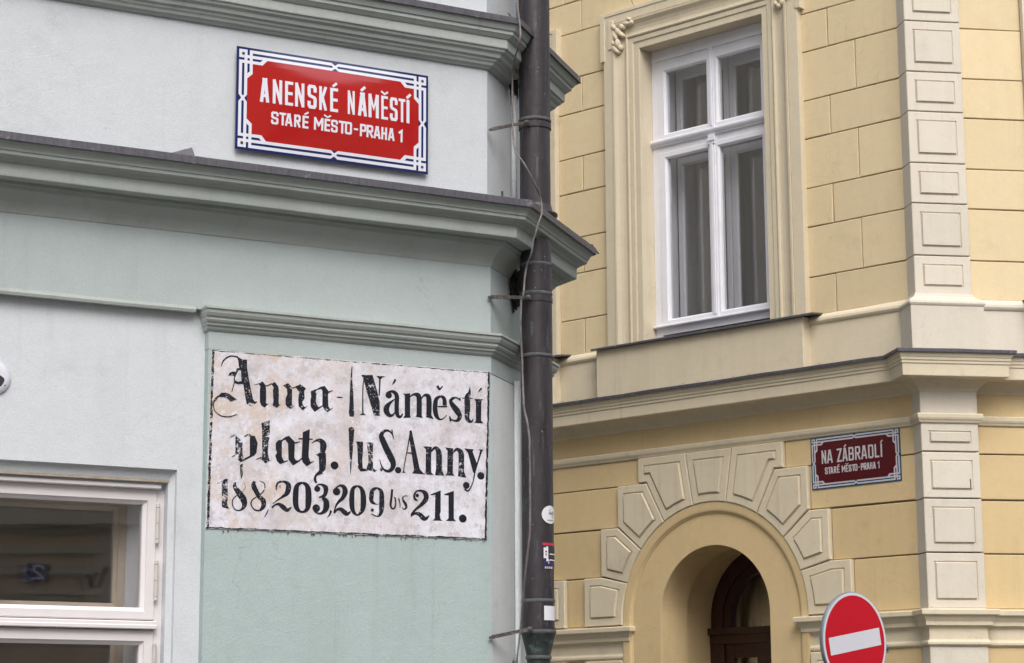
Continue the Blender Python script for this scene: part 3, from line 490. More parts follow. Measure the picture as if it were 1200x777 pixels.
# cut the street side of the room away so that light enters through the windows
bm = bmesh.new(); bm.from_mesh(rm.data)
fs = [f for f in bm.faces if abs((f.calc_center_median() + HL.location - LF.O).dot(LF.n) + .352) < .01]
bmesh.ops.delete(bm, geom=fs, context='FACES'); bm.to_mesh(rm.data); bm.free()

# ------------------------------------------------------------------ painted inscription on the pilaster
ins = empty('wall_inscription', LF.P(-.5, 2.33), 'weathered limewashed wall panel with worn black German and Czech lettering and numbers', 'wall inscription')
PW = .0035
pc = [(-.992, 2.328), (-.018, 2.333), (-.0035, 2.892), (-.986, 2.886)]
def lerp2(a, b, t): return (a[0] + (b[0] - a[0]) * t, a[1] + (b[1] - a[1]) * t)
random.seed(3)
ol = []
for i in range(4):
    a, b = pc[i], pc[(i + 1) % 4]; L = math.dist(a, b); n = int(L / .012)
    for k in range(n):
        t = k / n; p = lerp2(a, b, t); ol.append((p[0] + random.uniform(-.0012, .0012), p[1] + random.uniform(-.0012, .0012)))
block(LF, ol, [(0, -.004), (0, PW - .001), (.001, PW)]).build('plaster_panel', M['plaster'], ins)
def strip(pts, mb, w_):
    """variable-width pen stroke: pts = (u, z, width)"""
    q = []
    for i, p in enumerate(pts):
        if i == 0 or len(pts) == 2: q.append(p)
        else: q.append(p)
    if len(pts) > 2:
        q = []
        for i in range(len(pts) - 1):
            p0, p1, p2, p3 = pts[max(i - 1, 0)], pts[i], pts[i + 1], pts[min(i + 2, len(pts) - 1)]
            for k in range(5):
                t = k / 5; q.append(tuple(.5 * (2 * b + (c - a) * t + (2 * a - 5 * b + 4 * c - d) * t * t + (3 * b - a - 3 * c + d) * t ** 3) for a, b, c, d in zip(p0, p1, p2, p3)))
        q.append(pts[-1])
    rows = []
    for i, p in enumerate(q):
        a, b = q[max(i - 1, 0)], q[min(i + 1, len(q) - 1)]; dx, dz = b[0] - a[0], b[1] - a[1]; L = math.hypot(dx, dz) or 1; h = max(p[2], .0008) / 2
        rows.append([LF.P(p[0] - dz / L * h, p[1] + dx / L * h, w_), LF.P(p[0] + dz / L * h, p[1] - dx / L * h, w_)])
    mb.grid(rows)
for nm, wear, items in INSCRIPTION:
    mb = MB(); wv = PW + .0004
    for k, a in items:
        wv += .00012
        if k == 'P':
            pts = [(x / 1e4, z / 1e4) for x, z in a]; i = len(mb.v); mb.v += [LF.P(x, z, wv) for x, z in pts]
            for t in tessellate_polygon([[Vector((x, z, 0)) for x, z in pts]]): mb.f.append(tuple(i + j for j in t)); mb.mi.append(0)
        elif k == 'S': strip([(x / 1e4, z / 1e4, q / 1e4) for x, z, q in a], mb, wv)
        else:
            x, z, r = (v / 1e4 for v in a); mb.poly([LF.P(x + r * math.cos(t) * 1.08, z + r * math.sin(t), wv) for t in [2 * math.pi * j / 20 for j in range(20)]])
    mb.build(nm, ink_mat(wear), ins, merge=False)
for a, b, wd, wear in ((pc[0], pc[3], .010, .55), (pc[0], pc[1], .0055, .4), (pc[1], pc[2], .009, .3), (pc[3], pc[2], .0035, .45)):
    mb = MB(); dx, dz = b[0] - a[0], b[1] - a[1]; L = math.hypot(dx, dz); nx, nz = -dz / L, dx / L
    s = 1 if (nx * (-.5 - a[0]) + nz * (2.6 - a[1])) > 0 else -1; n = 60; rows = []
    for k in range(n + 1):
        t = k / n; p = lerp2(a, b, t); o1 = .0015 + random.uniform(-.0008, .0008); o2 = wd + random.uniform(-.0015, .0015)
        rows.append([LF.P(p[0] + s * nx * o1, p[1] + s * nz * o1, PW + .0003), LF.P(p[0] + s * nx * o2, p[1] + s * nz * o2, PW + .0003)])
    mb.grid(rows); mb.build('border_line', ink_mat(wear), ins)
# crumbling plaster edge along the bottom
mb = MB(); random.seed(11)
for k in range(90):
    t = random.random() ** .8; p = lerp2(pc[0], pc[1], t); r = random.uniform(.001, .0035); c = LF.P(p[0], p[1] + random.uniform(-.008, .005), .003)
    q = [c + LF.u * (r * math.cos(a) * random.uniform(.6, 1.3)) + Vector((0, 0, r * math.sin(a) * random.uniform(.5, 1.2))) for a in [2 * math.pi * j / 6 for j in range(6)]]
    tip = c + LF.n * r * .8; i = len(mb.v); mb.v += q + [tip]
    for j in range(6): mb.f.append((i + j, i + (j + 1) % 6, i + 6)); mb.mi.append(0)
tag(mb.build('plaster_crumbs', M['rusty'], ins), kind='stuff')

# ------------------------------------------------------------------ enamel street signs
GL = {  # centre-line strokes in a unit box
 'A': [[(0, 0), (.40, 1)], [(1, 0), (.60, 1)], [(.16, .24), (.84, .24)], [(.36, 1.0), (.64, 1.0)]], 'N': [[(0, 0), (0, 1)], [(1, 0), (1, 1)], [(.02, 1), (.98, 0)]],
 'E': [[(1, 1), (0, 1), (0, 0), (1, 0)], [(0, .5), (.9, .5)]], 'K': [[(0, 0), (0, 1)], [(.1, .36), (1, 1)], [(.35, .58), (1, 0)]],
 'S': [[(1, .80), (1, .93), (.85, 1), (.15, 1), (0, .93), (0, .60), (.12, .54), (.88, .46), (1, .40), (1, .07), (.85, 0), (.15, 0), (0, .07), (0, .20)]],
 'M': [[(0, 0), (0, 1)], [(1, 0), (1, 1)], [(.03, 1), (.5, .38), (.97, 1)]], 'T': [[(0, 1), (1, 1)], [(.5, 1), (.5, 0)]], 'I': [[(.5, 0), (.5, 1)]],
 'R': [[(0, 0), (0, 1), (.85, 1), (1, .93), (1, .56), (.85, .49), (0, .49)], [(.45, .49), (1, 0)]], 'P': [[(0, 0), (0, 1), (.85, 1), (1, .93), (1, .53), (.85, .46), (0, .46)]],
 'O': [[(0, .1), (0, .92), (.13, 1), (.87, 1), (1, .92), (1, .08), (.87, 0), (.13, 0), (0, .08), (0, .12)]], 'D': [[(0, 0), (0, 1), (.85, 1), (1, .92), (1, .08), (.85, 0), (0, 0)]],
 'B': [[(0, 0), (0, 1), (.8, 1), (.93, .93), (.93, .58), (.85, .51), (0, .51)], [(.8, .51), (1, .44), (1, .08), (.87, 0), (0, 0)]], 'L': [[(0, 1), (0, 0), (1, 0)]],
 'Z': [[(0, 1), (1, 1), (0, 0), (1, 0)]], 'H': [[(0, 0), (0, 1)], [(1, 0), (1, 1)], [(0, .5), (1, .5)]], '1': [[(.1, .82), (.75, 1), (.75, 0)]], '-': [[(0, .5), (1, .5)]]}
def ribbon(pts, t, mb, put, w_):
    pts = [Vector(p) for p in pts]
    if (pts[0] - pts[-1]).length > 1e-6:
        pts[0] = pts[0] + (pts[0] - pts[1]).normalized() * t / 2; pts[-1] = pts[-1] + (pts[-1] - pts[-2]).normalized() * t / 2
    ns_ = []
    for i in range(len(pts) - 1):
        d = (pts[i + 1] - pts[i]).normalized(); ns_.append(Vector((-d.y, d.x)))
    rows = []
    for i, p in enumerate(pts):
        n1, n2 = ns_[max(i - 1, 0)], ns_[min(i, len(ns_) - 1)]; k = max(1 + n1.dot(n2), .35); o = (n1 + n2) * (t / 2 / k)
        rows.append([put(*(p + o), w_), put(*(p - o), w_)])
    mb.grid(rows)
def street_sign(F, u0, zt, rows, name_label, mats, wd=.685, ht=.342, tilt=0., curve=.011):
    red, blue, white = mats
    root = empty('street_sign', F.P(u0 + wd / 2, zt - ht), name_label, 'street sign', 'enamel street name signs')
    ct, st = math.cos(tilt), math.sin(tilt)
    def put(x, y, w_):   # metres from the top-left corner, y down
        X, Y = x - wd / 2, -(y - ht / 2); a = 2 * x / wd - 1; b = 2 * y / ht - 1
        w2 = .006 + w_ + curve * (1 - a * a) * (1 - b * b)
        return F.P(u0 + wd / 2 + X * ct - Y * st, zt - ht / 2 + X * st + Y * ct, w2)
    def gridrect(mb, x0, x1, y0, y1, w_, step=.02):
        nx, ny = max(1, int((x1 - x0) / step)), max(1, int((y1 - y0) / step))
        mb.grid([[put(x0 + (x1 - x0) * i / nx, y0 + (y1 - y0) * j / ny, w_) for i in range(nx + 1)] for j in range(ny + 1)])
    mb = MB(); gridrect(mb, 0, wd, 0, ht, 0); n = 40
    per = [(wd * k / n, 0) for k in range(n)] + [(wd, ht * k / n) for k in range(n)] + [(wd - wd * k / n, ht) for k in range(n)] + [(0, ht - ht * k / n) for k in range(n)]
    mb.grid([[put(x, y, 0) for x, y in per], [put(x, y, -.004) for x, y in per]], True)
    mb.grid([[put(x, y, -.004) for x, y in ((0, 0), (wd, 0))], [put(x, y, -.004) for x, y in ((0, ht), (wd, ht))]])
    mb.build('plate', blue, root, smooth=False)
    mx, my = lambda x, s: x if s == 0 else wd - x, lambda y, s: y if s == 0 else ht - y
    mb = MB(); w1 = .0003
    gridrect(mb, .054, wd - .054, .054, ht - .054, w1)
    gridrect(mb, .102, wd - .102, .036, .054, w1); gridrect(mb, .102, wd - .102, ht - .054, ht - .036, w1)
    gridrect(mb, .036, .054, .102, ht - .102, w1); gridrect(mb, wd - .054, wd - .036, .102, ht - .102, w1)
    for sx in (0, 1):
        for sy in (0, 1):
            mb.poly([put(mx(x, sx), my(y, sy), w1) for x, y in ((.088, .054), (.102, .054), (.102, .036))])
            mb.poly([put(mx(x, sx), my(y, sy), w1) for x, y in ((.054, .088), (.054, .102), (.036, .102))])
    mb.build('red_field', red, root, smooth=True)
    mb = MB(); w1 = .0006
    def r(x0, x1, y0, y1, sx, sy):
        a, b = sorted((mx(x0, sx), mx(x1, sx))); c, d = sorted((my(y0, sy), my(y1, sy))); gridrect(mb, a, b, c, d, w1, .015)
    for sx in (0, 1):
        for sy in (0, 1):
            hx, hy = wd / 2 - .012, ht / 2 - .012
            r(.008, .018, .008, .036, sx, sy); r(.018, .026, .008, .018, sx, sy); r(.026, .036, .008, hy, sx, sy); r(.018, .026, .026, .036, sx, sy)
            r(.008, .018, .044, hy, sx, sy); r(.036, .044, .026, .036, sx, sy); r(.044, .054, .008, .080, sx, sy); r(.018, .026, .044, .054, sx, sy); r(.036, .044, .044, .054, sx, sy)
            r(.054, hx, .008, .018, sx, sy); r(.054, hx, .026, .036, sx, sy); r(.054, .080, .044, .054, sx, sy)
            for pts in (((.044, .080), (.054, .080), (.054, .088), (.036, .104), (.036, .088)), ((.080, .044), (.080, .054), (.088, .054), (.104, .036), (.088, .036))):
                mb.poly([put(mx(x, sx), my(y, sy), w1 + .00005) for x, y in pts])
    for cx, cy, vert in ((wd / 2, .022, 0), (wd / 2, ht - .022, 0), (.022, ht / 2, 1), (wd - .022, ht / 2, 1)):
        for q, s in enumerate((1, -1)):
            a, b, h = .012, .009, .005
            if vert: pts = [(cx - b - h, cy - s * a), (cx - b + h, cy - s * a), (cx + b + h, cy + s * a), (cx + b - h, cy + s * a)]
            else: pts = [(cx - a, cy - s * b - h), (cx - a, cy - s * b + h), (cx + a, cy + s * b + h), (cx + a, cy + s * b - h)]
            mb.poly([put(x, y, w1 + .0001 + .0001 * q) for x, y in pts])
    mb.build('white_border', white, root)
    for sx in (0, 1):
        for sy in (0, 1):
            mb = MB(); cx, cy = mx(.022, sx), my(.022, sy); rr = .0048
            mb.grid([[put(cx + rr * k * math.cos(t), cy + rr * k * math.sin(t), h) for t in [2 * math.pi * j / 10 for j in range(10)]] for k, h in ((1, 0), (1, .002), (.5, .0034))], True)
            mb.poly([put(cx + rr * .5 * math.cos(t), cy + rr * .5 * math.sin(t), .0034) for t in [2 * math.pi * j / 10 for j in range(10)]]); mb.build('screw', M['screw'], root)
    for chars, base, h, t_ in rows:
        for ch, x0, x1, acc in chars:
            t = min(t_, (x1 - x0) * (.40 if ch in '1-' else .31 if ch in 'NM' else .36)) if ch != 'I' else t_
            mb = MB(); wv = .0009; W = x1 - x0 - t; H = h - t
            for sk in GL[ch]:
                wv += .00012
                ribbon([(x0 + t / 2 + W * x, base - t / 2 - H * y) for x, y in sk], t, mb, put, wv)
            cx = (x0 + x1) / 2
            if acc == "'": ribbon([(cx - .002, base - h - t * .75), (cx + .007, base - h - t * 1.55)], t * .8, mb, put, wv + .0002)
            if acc == 'v': ribbon([(cx - .010, base - h - t * 1.5), (cx, base - h - t * .72), (cx + .010, base - h - t * 1.5)], t * .7, mb, put, wv + .0002)
            mb.build('letter', white, root, merge=False)
    return root
def row(text, spans, base, h, t):
    acc = {'É': ('E', "'"), 'Á': ('A', "'"), 'Ě': ('E', 'v'), 'Í': ('I', "'")}
    return ([(acc.get(c, (c, ''))[0], a / 1000, b / 1000, acc.get(c, (c, ''))[1]) for c, (a, b) in zip(text, spans)], base, h, t)
R1S = [(80, 111), (123, 155), (165, 193), (200, 232), (243, 275), (284, 311), (323, 351), (386, 411), (423, 455), (461, 499), (508, 533), (540, 569), (573, 598), (598, 618)]
R2S = [(119, 144), (147, 170), (167, 192), (198, 220), (227, 248), (267, 300), (304, 324), (327, 351), (354, 380), (377, 402), (409, 424), (431, 454), (455, 479), (481, 506), (509, 530), (534, 558), (572, 591)]
street_sign(LF, -.923, 3.885, [row('ANENSKÉNÁMĚSTÍ', R1S, .177, .081, .0112), row('STARÉMĚSTO-PRAHA1', R2S, .246, .042, .0072)],
    'bright red enamel street sign reading ANENSKÉ NÁMĚSTÍ on the pale grey upper wall', (M['sign_red'], M['sign_blue'], M['sign_white']))
Z1 = [(85, 122), (128, 172), (206, 245), (249, 289), (297, 338), (347, 387), (394, 438), (447, 487), (496, 529), (533, 559)]
Z2 = [(int(119 + (a - 119) * .895 - 11), int(119 + (b - 119) * .895 - 11)) for a, b in R2S]
street_sign(RF, -.782, 3.668, [row('NAZÁBRADLÍ', Z1, .178, .088, .0112), row('STARÉMĚSTO-PRAHA1', Z2, .248, .044, .0075)],
    'maroon enamel street sign reading NA ZÁBRADLÍ on the yellow wall right of the arch', (M['sign2_red'], M['sign2_blue'], M['sign2_white']), tilt=math.radians(.4), curve=.006)

# ================================================================== downpipe at the green corner
PU, PWW, PR = .187, .10, .0545
pipe = empty('downpipe', CF.P(PU, 1.6, PWW), 'dark copper downpipe with green stains running down the corner of the pale green house', 'downpipe')
def px_(z, r, a): return CF.P(PU, z, PWW) + (CF.u * math.cos(a) + CF.n * math.sin(a)) * r
def psec(name, zs, mat, n=32, smooth=True, wob=0):
    mb = MB(); rows = []
    for z, r in zs: rows.append([px_(z, r * (1 + wob * noise.noise(Vector((math.cos(t) * 2, math.sin(t) * 2, z * 8)))), t) for t in [2 * math.pi * k / n for k in range(n)]])
    mb.grid(rows, True); o = mb.build(name, mat, pipe, smooth=smooth); return o
def steps(z0, z1, r, k=.06):
    n = max(2, int(abs(z1 - z0) / k)); return [(z0 + (z1 - z0) * i / n, r) for i in range(n + 1)]
psec('pipe_section', steps(3.80, 7.5, PR, .1), M['copper'], wob=.012)
psec('pipe_section', steps(3.455, 3.815, PR * .975), M['copper'], wob=.012)
psec('pipe_section', steps(2.965, 3.30, PR * 1.005), M['copper'], wob=.015)
psec('pipe_section', steps(2.14, 2.975, PR * .985, .08), M['copper'], wob=.015)
psec('pipe_section', [(2.145, PR), (2.047, PR)], M['copper'], wob=.02)
psec('funnel', [(2.05, PR * 1.0), (2.045, PR * 1.06), (2.037, PR * 1.07), (2.03, PR * 1.02), (1.965, PR * .74), (1.958, PR * .76), (1.95, PR * .72), (1.90, PR * .70)], M['copper_green'], wob=.03)
psec('lower_pipe', steps(.10, 1.955, PR * .70, .2), M['zinc'])
for z, r in ((3.802, 1.05), (2.97, 1.05), (2.143, 1.03), (2.041, 1.09), (3.168, 1.035), (3.186, 1.035), (3.288, 1.03), (1.957, .80)):
    mb = MB(); n = 32; rows = []
    for dz, rr in ((-.006, .97), (-.004, 1), (.004, 1), (.006, .97)):
        rows.append([px_(z + dz + .0015 * noise.noise(Vector((k * .5, z * 9, 0))), PR * r * rr, 2 * math.pi * k / n) for k in range(n)])
    mb.grid(rows, True); mb.build('solder_seam', M['verdigris'], pipe, smooth=True)
# collar where the pipe meets the cornice flashing
psec('collar', [(3.452, PR * 1.25), (3.462, PR * 1.42), (3.468, PR * 1.42), (3.476, PR * 1.12), (3.50, PR * 1.0)], M['copper'])
psec('inlet_sleeve', [(3.29, PR * 1.0), (3.31, PR * .98), (3.372, PR * .93)], M['copper'])
# crumbled hole round the pipe under and over the cornice
random.seed(5)
def rubble(name, cx, r0, z0, z1, n, mat, parent, su=1., wc=.08):
    mb = MB()
    for k in range(n):
        c = CF.P(cx + random.uniform(-r0, r0) * su, random.uniform(z0, z1), wc + random.uniform(-.03, .03)); r = random.uniform(.0025, .0065)
        q = []
        for d in ((1, 0, 0), (-1, 0, 0), (0, 1, 0), (0, -1, 0), (0, 0, 1), (0, 0, -1)): q.append(c + Vector(d) * r * random.uniform(.6, 1.4) * (1.8 if d[2] else 1))
        i = len(mb.v); mb.v += q
        for f in ((0, 2, 4), (2, 1, 4), (1, 3, 4), (3, 0, 4), (2, 0, 5), (1, 2, 5), (3, 1, 5), (0, 3, 5)): mb.f.append(tuple(i + j for j in f)); mb.mi.append(0)
    o = mb.build(name, mat, parent); return tag(o, kind='stuff')
for u_, z_, ru, rz, wc in ((PU + .045, 3.235, .038, .078, .010), (PU + .035, 3.99, .020, .10, .012)):
    bm = bmesh.new(); r_ = bmesh.ops.create_icosphere(bm, subdivisions=5, radius=1)
    for v in bm.verts:
        p = v.co.copy(); k = 1 + .35 * noise.noise(p * 2.3 + Vector((u_ * 50, z_, 0))) + .22 * noise.noise(p * 7) + .12 * noise.noise(p * 16)
        v.co = CF.P(u_ + p.x * ru * k, z_ + p.z * rz * k, wc + p.y * .016 * k) - HL.location
    me = bpy.data.meshes.new('crumbled_hole'); bm.to_mesh(me); bm.free(); me.materials.append(M['moss'])
    oo = bpy.data.objects.new('crumbled_hole', me); COL.objects.link(oo); oo.parent = HL
# wall brackets
for z0, z1, uw in ((3.75, 3.79, .015), (3.165, 3.175, .0), (2.035, 2.058, .0)):
    mb = MB(); a = CF.P(-.055 if False else uw - .02, z0 - .02, .0); b = CF.P(PU - .075, z1 - .012, .085)
    d = (b - a); up_ = Vector((0, 0, .0062)); sd = d.cross(up_).normalized() * .004; rows = []
    for t, s in ((0, .5), (.08, 1), (.75, .9), (1, .9)): p = a + d * t; rows.append([p + up_ * s + sd, p + up_ * s - sd, p - up_ * s - sd, p - up_ * s + sd])
    mb.grid(rows, True); mb.poly(rows[0]); mb.poly(rows[-1])
    br = mb.build('bracket', M['rusty'], pipe)
    mb = MB(); mb.tube([b + CF.n * .004, b + CF.n * .018], .009, 8); mb.build('bolt', M['rusty'], br)
    mb = MB(); n = 28; mb.grid([[px_(z1 - .010 + dz, PR * 1.045, t) for t in [2 * math.pi * k / n for k in range(n)]] for dz in (-.009, .009)], True); mb.build('clamp_band', M['copper'], br)
# thin painted conduit behind the pipe
mb = MB(); mb.tube([CF.P(.238, 0, .012), CF.P(.238, 2.90, .012)], .010, 12); mb.tube([CF.P(.222, 3.47, .012), CF.P(.222, 3.95, .012)], .010, 12)
tag(mb.build('conduit', M['white_panel'], smooth=True), 'thin pale painted pipe tucked just behind the left edge of the copper downpipe', 'conduit')
# cable
CAB = [(.0, .1, 6.5), (-.0008, .1, 4.275), (-0.0024, 0.1, 4.1821), (-0.0317, 0.12, 4.0813), (-0.0892, 0.14, 4.0151), (-0.0449, 0.11, 3.973), (0.0647, 0.06, 3.9411), (0.0656, 0.06, 3.7706), (0.015, 0.08, 3.6882), (-0.0136, 0.1, 3.6338), (-0.0618, 0.14, 3.5856), (-0.0403, 0.165, 3.5295), (0.0136, 0.175, 3.4778), (-0.0186, 0.188, 3.4189), (-0.0566, 0.188, 3.3707), (-0.0549, 0.17, 3.3141), (-0.048, 0.16, 3.2713), (-0.0142, 0.13, 3.227), (-0.0395, 0.13, 3.1451), (-0.034, 0.12, 3.1134), (-0.0419, 0.12, 3.0282), (-0.0279, 0.12, 2.913), (-0.074, 0.14, 2.7652), (-0.0967, 0.165, 2.6597), (-0.0915, 0.165, 2.5266), (-0.0962, 0.165, 2.3543), (-0.0694, 0.14, 2.2128), (0.0028, 0.1, 2.0531), (0.0169, 0.08, 1.9335), (0.0558, 0.05, 1.7899), (.06, .03, .3)]
pp = [CF.P(u, z, w_) for u, w_, z in CAB]; q = []
for i in range(len(pp) - 1):
    p0, p1, p2, p3 = pp[max(i - 1, 0)], pp[i], pp[i + 1], pp[min(i + 2, len(pp) - 1)]
    for k in range(6):
        t = k / 6; q.append(.5 * (2 * p1 + (p2 - p0) * t + (2 * p0 - 5 * p1 + 4 * p2 - p3) * t * t + (3 * p1 - p0 - 3 * p2 + p3) * t ** 3))
q.append(pp[-1])
q = [p + Vector((noise.noise(p * 30) * .0016, 0, 0)) for p in q]
mb = MB(); mb.tube(q, [.0034 + .0010 * noise.noise(p * 25) for p in q], 8)
tag(mb.build('hanging_cable', M['cable'], smooth=True), 'frayed grey cable hanging loosely beside and across the dark downpipe', 'cable')
# stickers on the pipe
vd = math.atan2(-CF.n.dot(Vector((.02, 1, 0)).normalized()) * -1, 1)
A0 = math.atan2((-Vector((.0124, 1, 0))).dot(CF.n), (-Vector((.0124, 1, 0))).dot(CF.u))      # direction from pipe axis to the camera
def on_pipe(mb, a0, a1, z0, z1, lift, n=10, R=PR * .985): mb.grid([[px_(z, R * 1.012 + lift, A0 - math.radians(a0 + (a1 - a0) * k / n)) for k in range(n + 1)] for z in (z0, z1)])
def zp(y): return 2.5562 - (y - 560) * (2.5562 - 2.1474) / 143
root = empty('round_sticker', px_(zp(605), PR, A0 - .9), 'round white sticker with black scrawl on the right side of the downpipe', 'sticker')
mb = MB(); n = 24; ac, ra, zc, rz = 50, 36, zp(605), .0305
rows = []
for k in (1, .66, .33, .01): rows.append([px_(zc + rz * k * math.sin(t), PR + .0012, A0 - math.radians(ac + ra * k * math.cos(t))) for t in [2 * math.pi * j / n for j in range(n)]])
mb.grid(rows, True); mb.build('paper', M['stick_white'], root)
mb = MB(); random.seed(4)
for k in range(15):
    t = random.uniform(0, 6.28); rr = random.uniform(0, .62); a, z = ac + ra * rr * math.cos(t), zc + .004 + rz * rr * math.sin(t) * .7; da, dz = random.uniform(-12, 12), random.uniform(-.008, .008)
    pts = [px_(z + s * dz + o_, PR + .0018, A0 - math.radians(a + s * da)) for s, o_ in ((0, 0), (1, 0), (1, .0022), (0, .0022))]; mb.poly(pts)
for k in range(8): pts = [px_(zc - .021 + .0012 * (k % 2) + dz, PR + .0018, A0 - math.radians(ac - 14 + k * 4 + da)) for da, dz in ((0, 0), (2.4, 0), (2.4, .003), (0, .003))]; mb.poly(pts)
mb.build('scrawl', M['stick_ink'], root, merge=False)
root = empty('portrait_sticker', px_(zp(653), PR, A0 - .9), 'small portrait sticker with red top edge and navy ground on the downpipe', 'sticker')
z0, z1 = zp(669), zp(638)
def sp(name, mat, parts, lift):
    mb = MB()
    for a0, a1, za, zb in parts: on_pipe(mb, a0, a1, z0 + (z1 - z0) * za, z0 + (z1 - z0) * zb, lift, 6)
    return mb.build(name, mat, root)
sp('ground', M['stick_navy'], [(17, 80, .05, .94)], .0012); sp('red_edge', M['stick_red'], [(16, 80, .90, 1.0)], .0016)
sp('face', M['stick_white'], [(20, 30, .42, .82), (30, 38, .3, .86), (38, 42, .22, .5)], .0016); sp('blush', M['stick_red'], [(27, 31, .5, .62), (32, 40, .26, .32)], .0020)
sp('dark_mask', M['stick_ink'], [(38, 80, .38, .86), (26, 32, .64, .70)], .0018); sp('bars', M['stick_white'], [(44, 80, .56, .60), (44, 80, .34, .38)], .0023); sp('bottom_text', M['stick_skin'], [(24, 29, .03, .11), (31, 36, .03, .11), (38, 44, .03, .11), (46, 58, .03, .11)], .0021)
mb = MB(); on_pipe(mb, 20, 74, zp(727.5), zp(711), .0012, 10, PR * 1.0)
tag(mb.build('blank_sticker', M['stick_white']), 'small blank white paper rectangle stuck low on the downpipe above its funnel', 'sticker')

# ------------------------------------------------------------------ round vent cover on the left wall
root = empty('vent_cover', LF.P(-1.659, 2.75, -.03), 'round white wall cover with a dark slot at the left edge of the photo', 'wall fitting')
mb = MB(); n = 40; R_ = .0515; vc = lambda k, t, w_: LF.P(-1.659 + R_ * k * math.cos(t), 2.75 + R_ * k * math.sin(t), w_)
mb.grid([[vc(k, 2 * math.pi * j / n, w_) for j in range(n)] for k, w_ in ((1.0, -.03), (1.0, -.024), (.98, -.022), (.62, -.0205), (.3, -.020), (.01, -.020))], True)
mb.build('cover_plate', M['vent'], root, smooth=True)
mb = MB(); mb.poly([vc(.64, math.radians(a), -.0195) for a in range(-100, -4, 6)] + [vc(.60, math.radians(0), -.0195), vc(.45, math.radians(105), -.0195)]); mb.build('slot', M['black'], root)
mb = MB(); mb.poly([LF.P(-1.625 + .0022 * math.cos(t), 2.728 + .0022 * math.sin(t), -.0190) for t in [2 * math.pi * j / 10 for j in range(10)]]); mb.build('screw', M['screw'], root)

# ================================================================== yellow corner house
HR = empty('yellow_corner_house', (RF.O.x, RF.O.y, 0), 'yellow stucco corner house with cream mouldings, rusticated arch and tall white window, right', 'building')
PD, PWD, RB = .145, .376, .045          # pilaster depth and width, wall setback right of it
F2 = R2F.sub(0, RB)
rp = [RF.P(-9, 0), RF.P(0, 0), R2F.P(0, 0, PD), R2F.P(PWD, 0, PD), R2F.P(PWD, 0, RB), R2F.P(7, 0, RB)]
WC = [-1.618, -3.823, -6.03]; AC = [-1.613, -4.053, -6.49]; W2C = [1.695, 4.0]
WHW = .545; WZB, WZT = 4.50, 6.662
def arch(uc, z0, r, n=28): return [(uc + r * math.cos(math.pi * k / n), z0 + r * math.sin(math.pi * k / n)) for k in range(n + 1)]
# backing walls with openings
mb = MB(); holed(mb, RF, -9, 0, 4.0, 12, -.32, -.016, [(c - WHW - .012, c + WHW + .012, WZB - .1, WZT + .012) for c in WC]); mb.build('upper_backing_wall', M['joint'], HR)
mb = MB(); holed(mb, F2, PWD - .25, 7, 4.0, 12, -.32, -.016, [(c - WHW - .012, c + WHW + .012, WZB - .1, WZT + .012) for c in W2C]); mb.build('upper_backing_wall', M['joint'], HR)
mb = MB(); holed(mb, RF, -9, 0, 0, 4.0, -.32, -.016, [(c - .78, c + .78, 0, 3.35) for c in AC]); mb.build('lower_backing_wall', M['joint'], HR)
mb = MB(); mb.box(F2, PWD - .25, 7, 0, 4.0, -.32, -.016); mb.build('lower_backing_wall', M['joint'], HR)
# ashlar blocks
ASH = [(0, -.018), (0, -.0035), (.0035, 0)]
G = .0036
def ashlar(F, pts, mat, lv=ASH, name='wall_block'):
    q = [(p[0] + random.uniform(-.0013, .0013), p[1] + random.uniform(-.0013, .0013)) for p in inset(pts, G)]; dw = random.uniform(-.0018, .0012)
    return block(F, q, [(d, w_ + (dw if i else 0)) for i, (d, w_) in enumerate(lv)]).build(name, mat, HR)
ZR = [4.482, 4.745, 5.088, 5.356, 5.700, 5.968, 6.312, 6.583, 6.935, 7.180]
piers = [(-.773, .004), (-2.966, -2.496), (-5.17, -4.70), (-9, -6.91)]
for i in range(len(ZR) - 2):
    a, b = ZR[i], ZR[i + 1]; short = i % 2 == 0
    ashlar(RF, rect(-.773, -.546 if short else -.333, a, b), M['yellow']); ashlar(RF, rect(-.546 if short else -.333, .004, a, b), M['yellow'])
    for l_, r_ in piers[1:]:
        if short: m_ = l_ + .235; ashlar(RF, rect(l_, m_, a, b), M['yellow']); ashlar(RF, rect(m_, r_, a, b), M['yellow'])
        else: ashlar(RF, rect(l_, r_, a, b), M['yellow'])
    ashlar(F2, rect(PWD, .835, a, b), M['yellow']); ashlar(F2, rect(2.555, 3.14, a, b), M['yellow'])
za, zb = 6.935, 7.18
for c in WC[:2]:
    cuts = [(c - 1.11, 0), (c - .575, -.115), (c - .345, -.05), (c + .345, .05), (c + .575, .115), (c + 1.095, 0)]
    for j in range(5):
        (l_, sl_), (r_, sr_) = cuts[j], cuts[j + 1]; ashlar(RF, [(l_, za), (r_, za), (r_ + sr_, zb), (l_ + sl_, zb)], M['yellow'])
ashlar(RF, rect(WC[0] + 1.095, .004, za, zb), M['yellow'])
ashlar(F2, rect(PWD, .835, za, zb), M['yellow']); ashlar(F2, rect(.835, 3.2, za, zb), M['yellow'])
for k in range(12):
    z0 = 7.18 + .31 * k
    for l_, r_ in ((-9, -6), (-6, -4.4), (-4.4, -2.9), (-2.9, -1.4), (-1.4, .004)): ashlar(RF, rect(l_, r_, z0, z0 + .31), M['yellow'])
    ashlar(F2, rect(PWD, 7, z0, z0 + .31), M['yellow'])
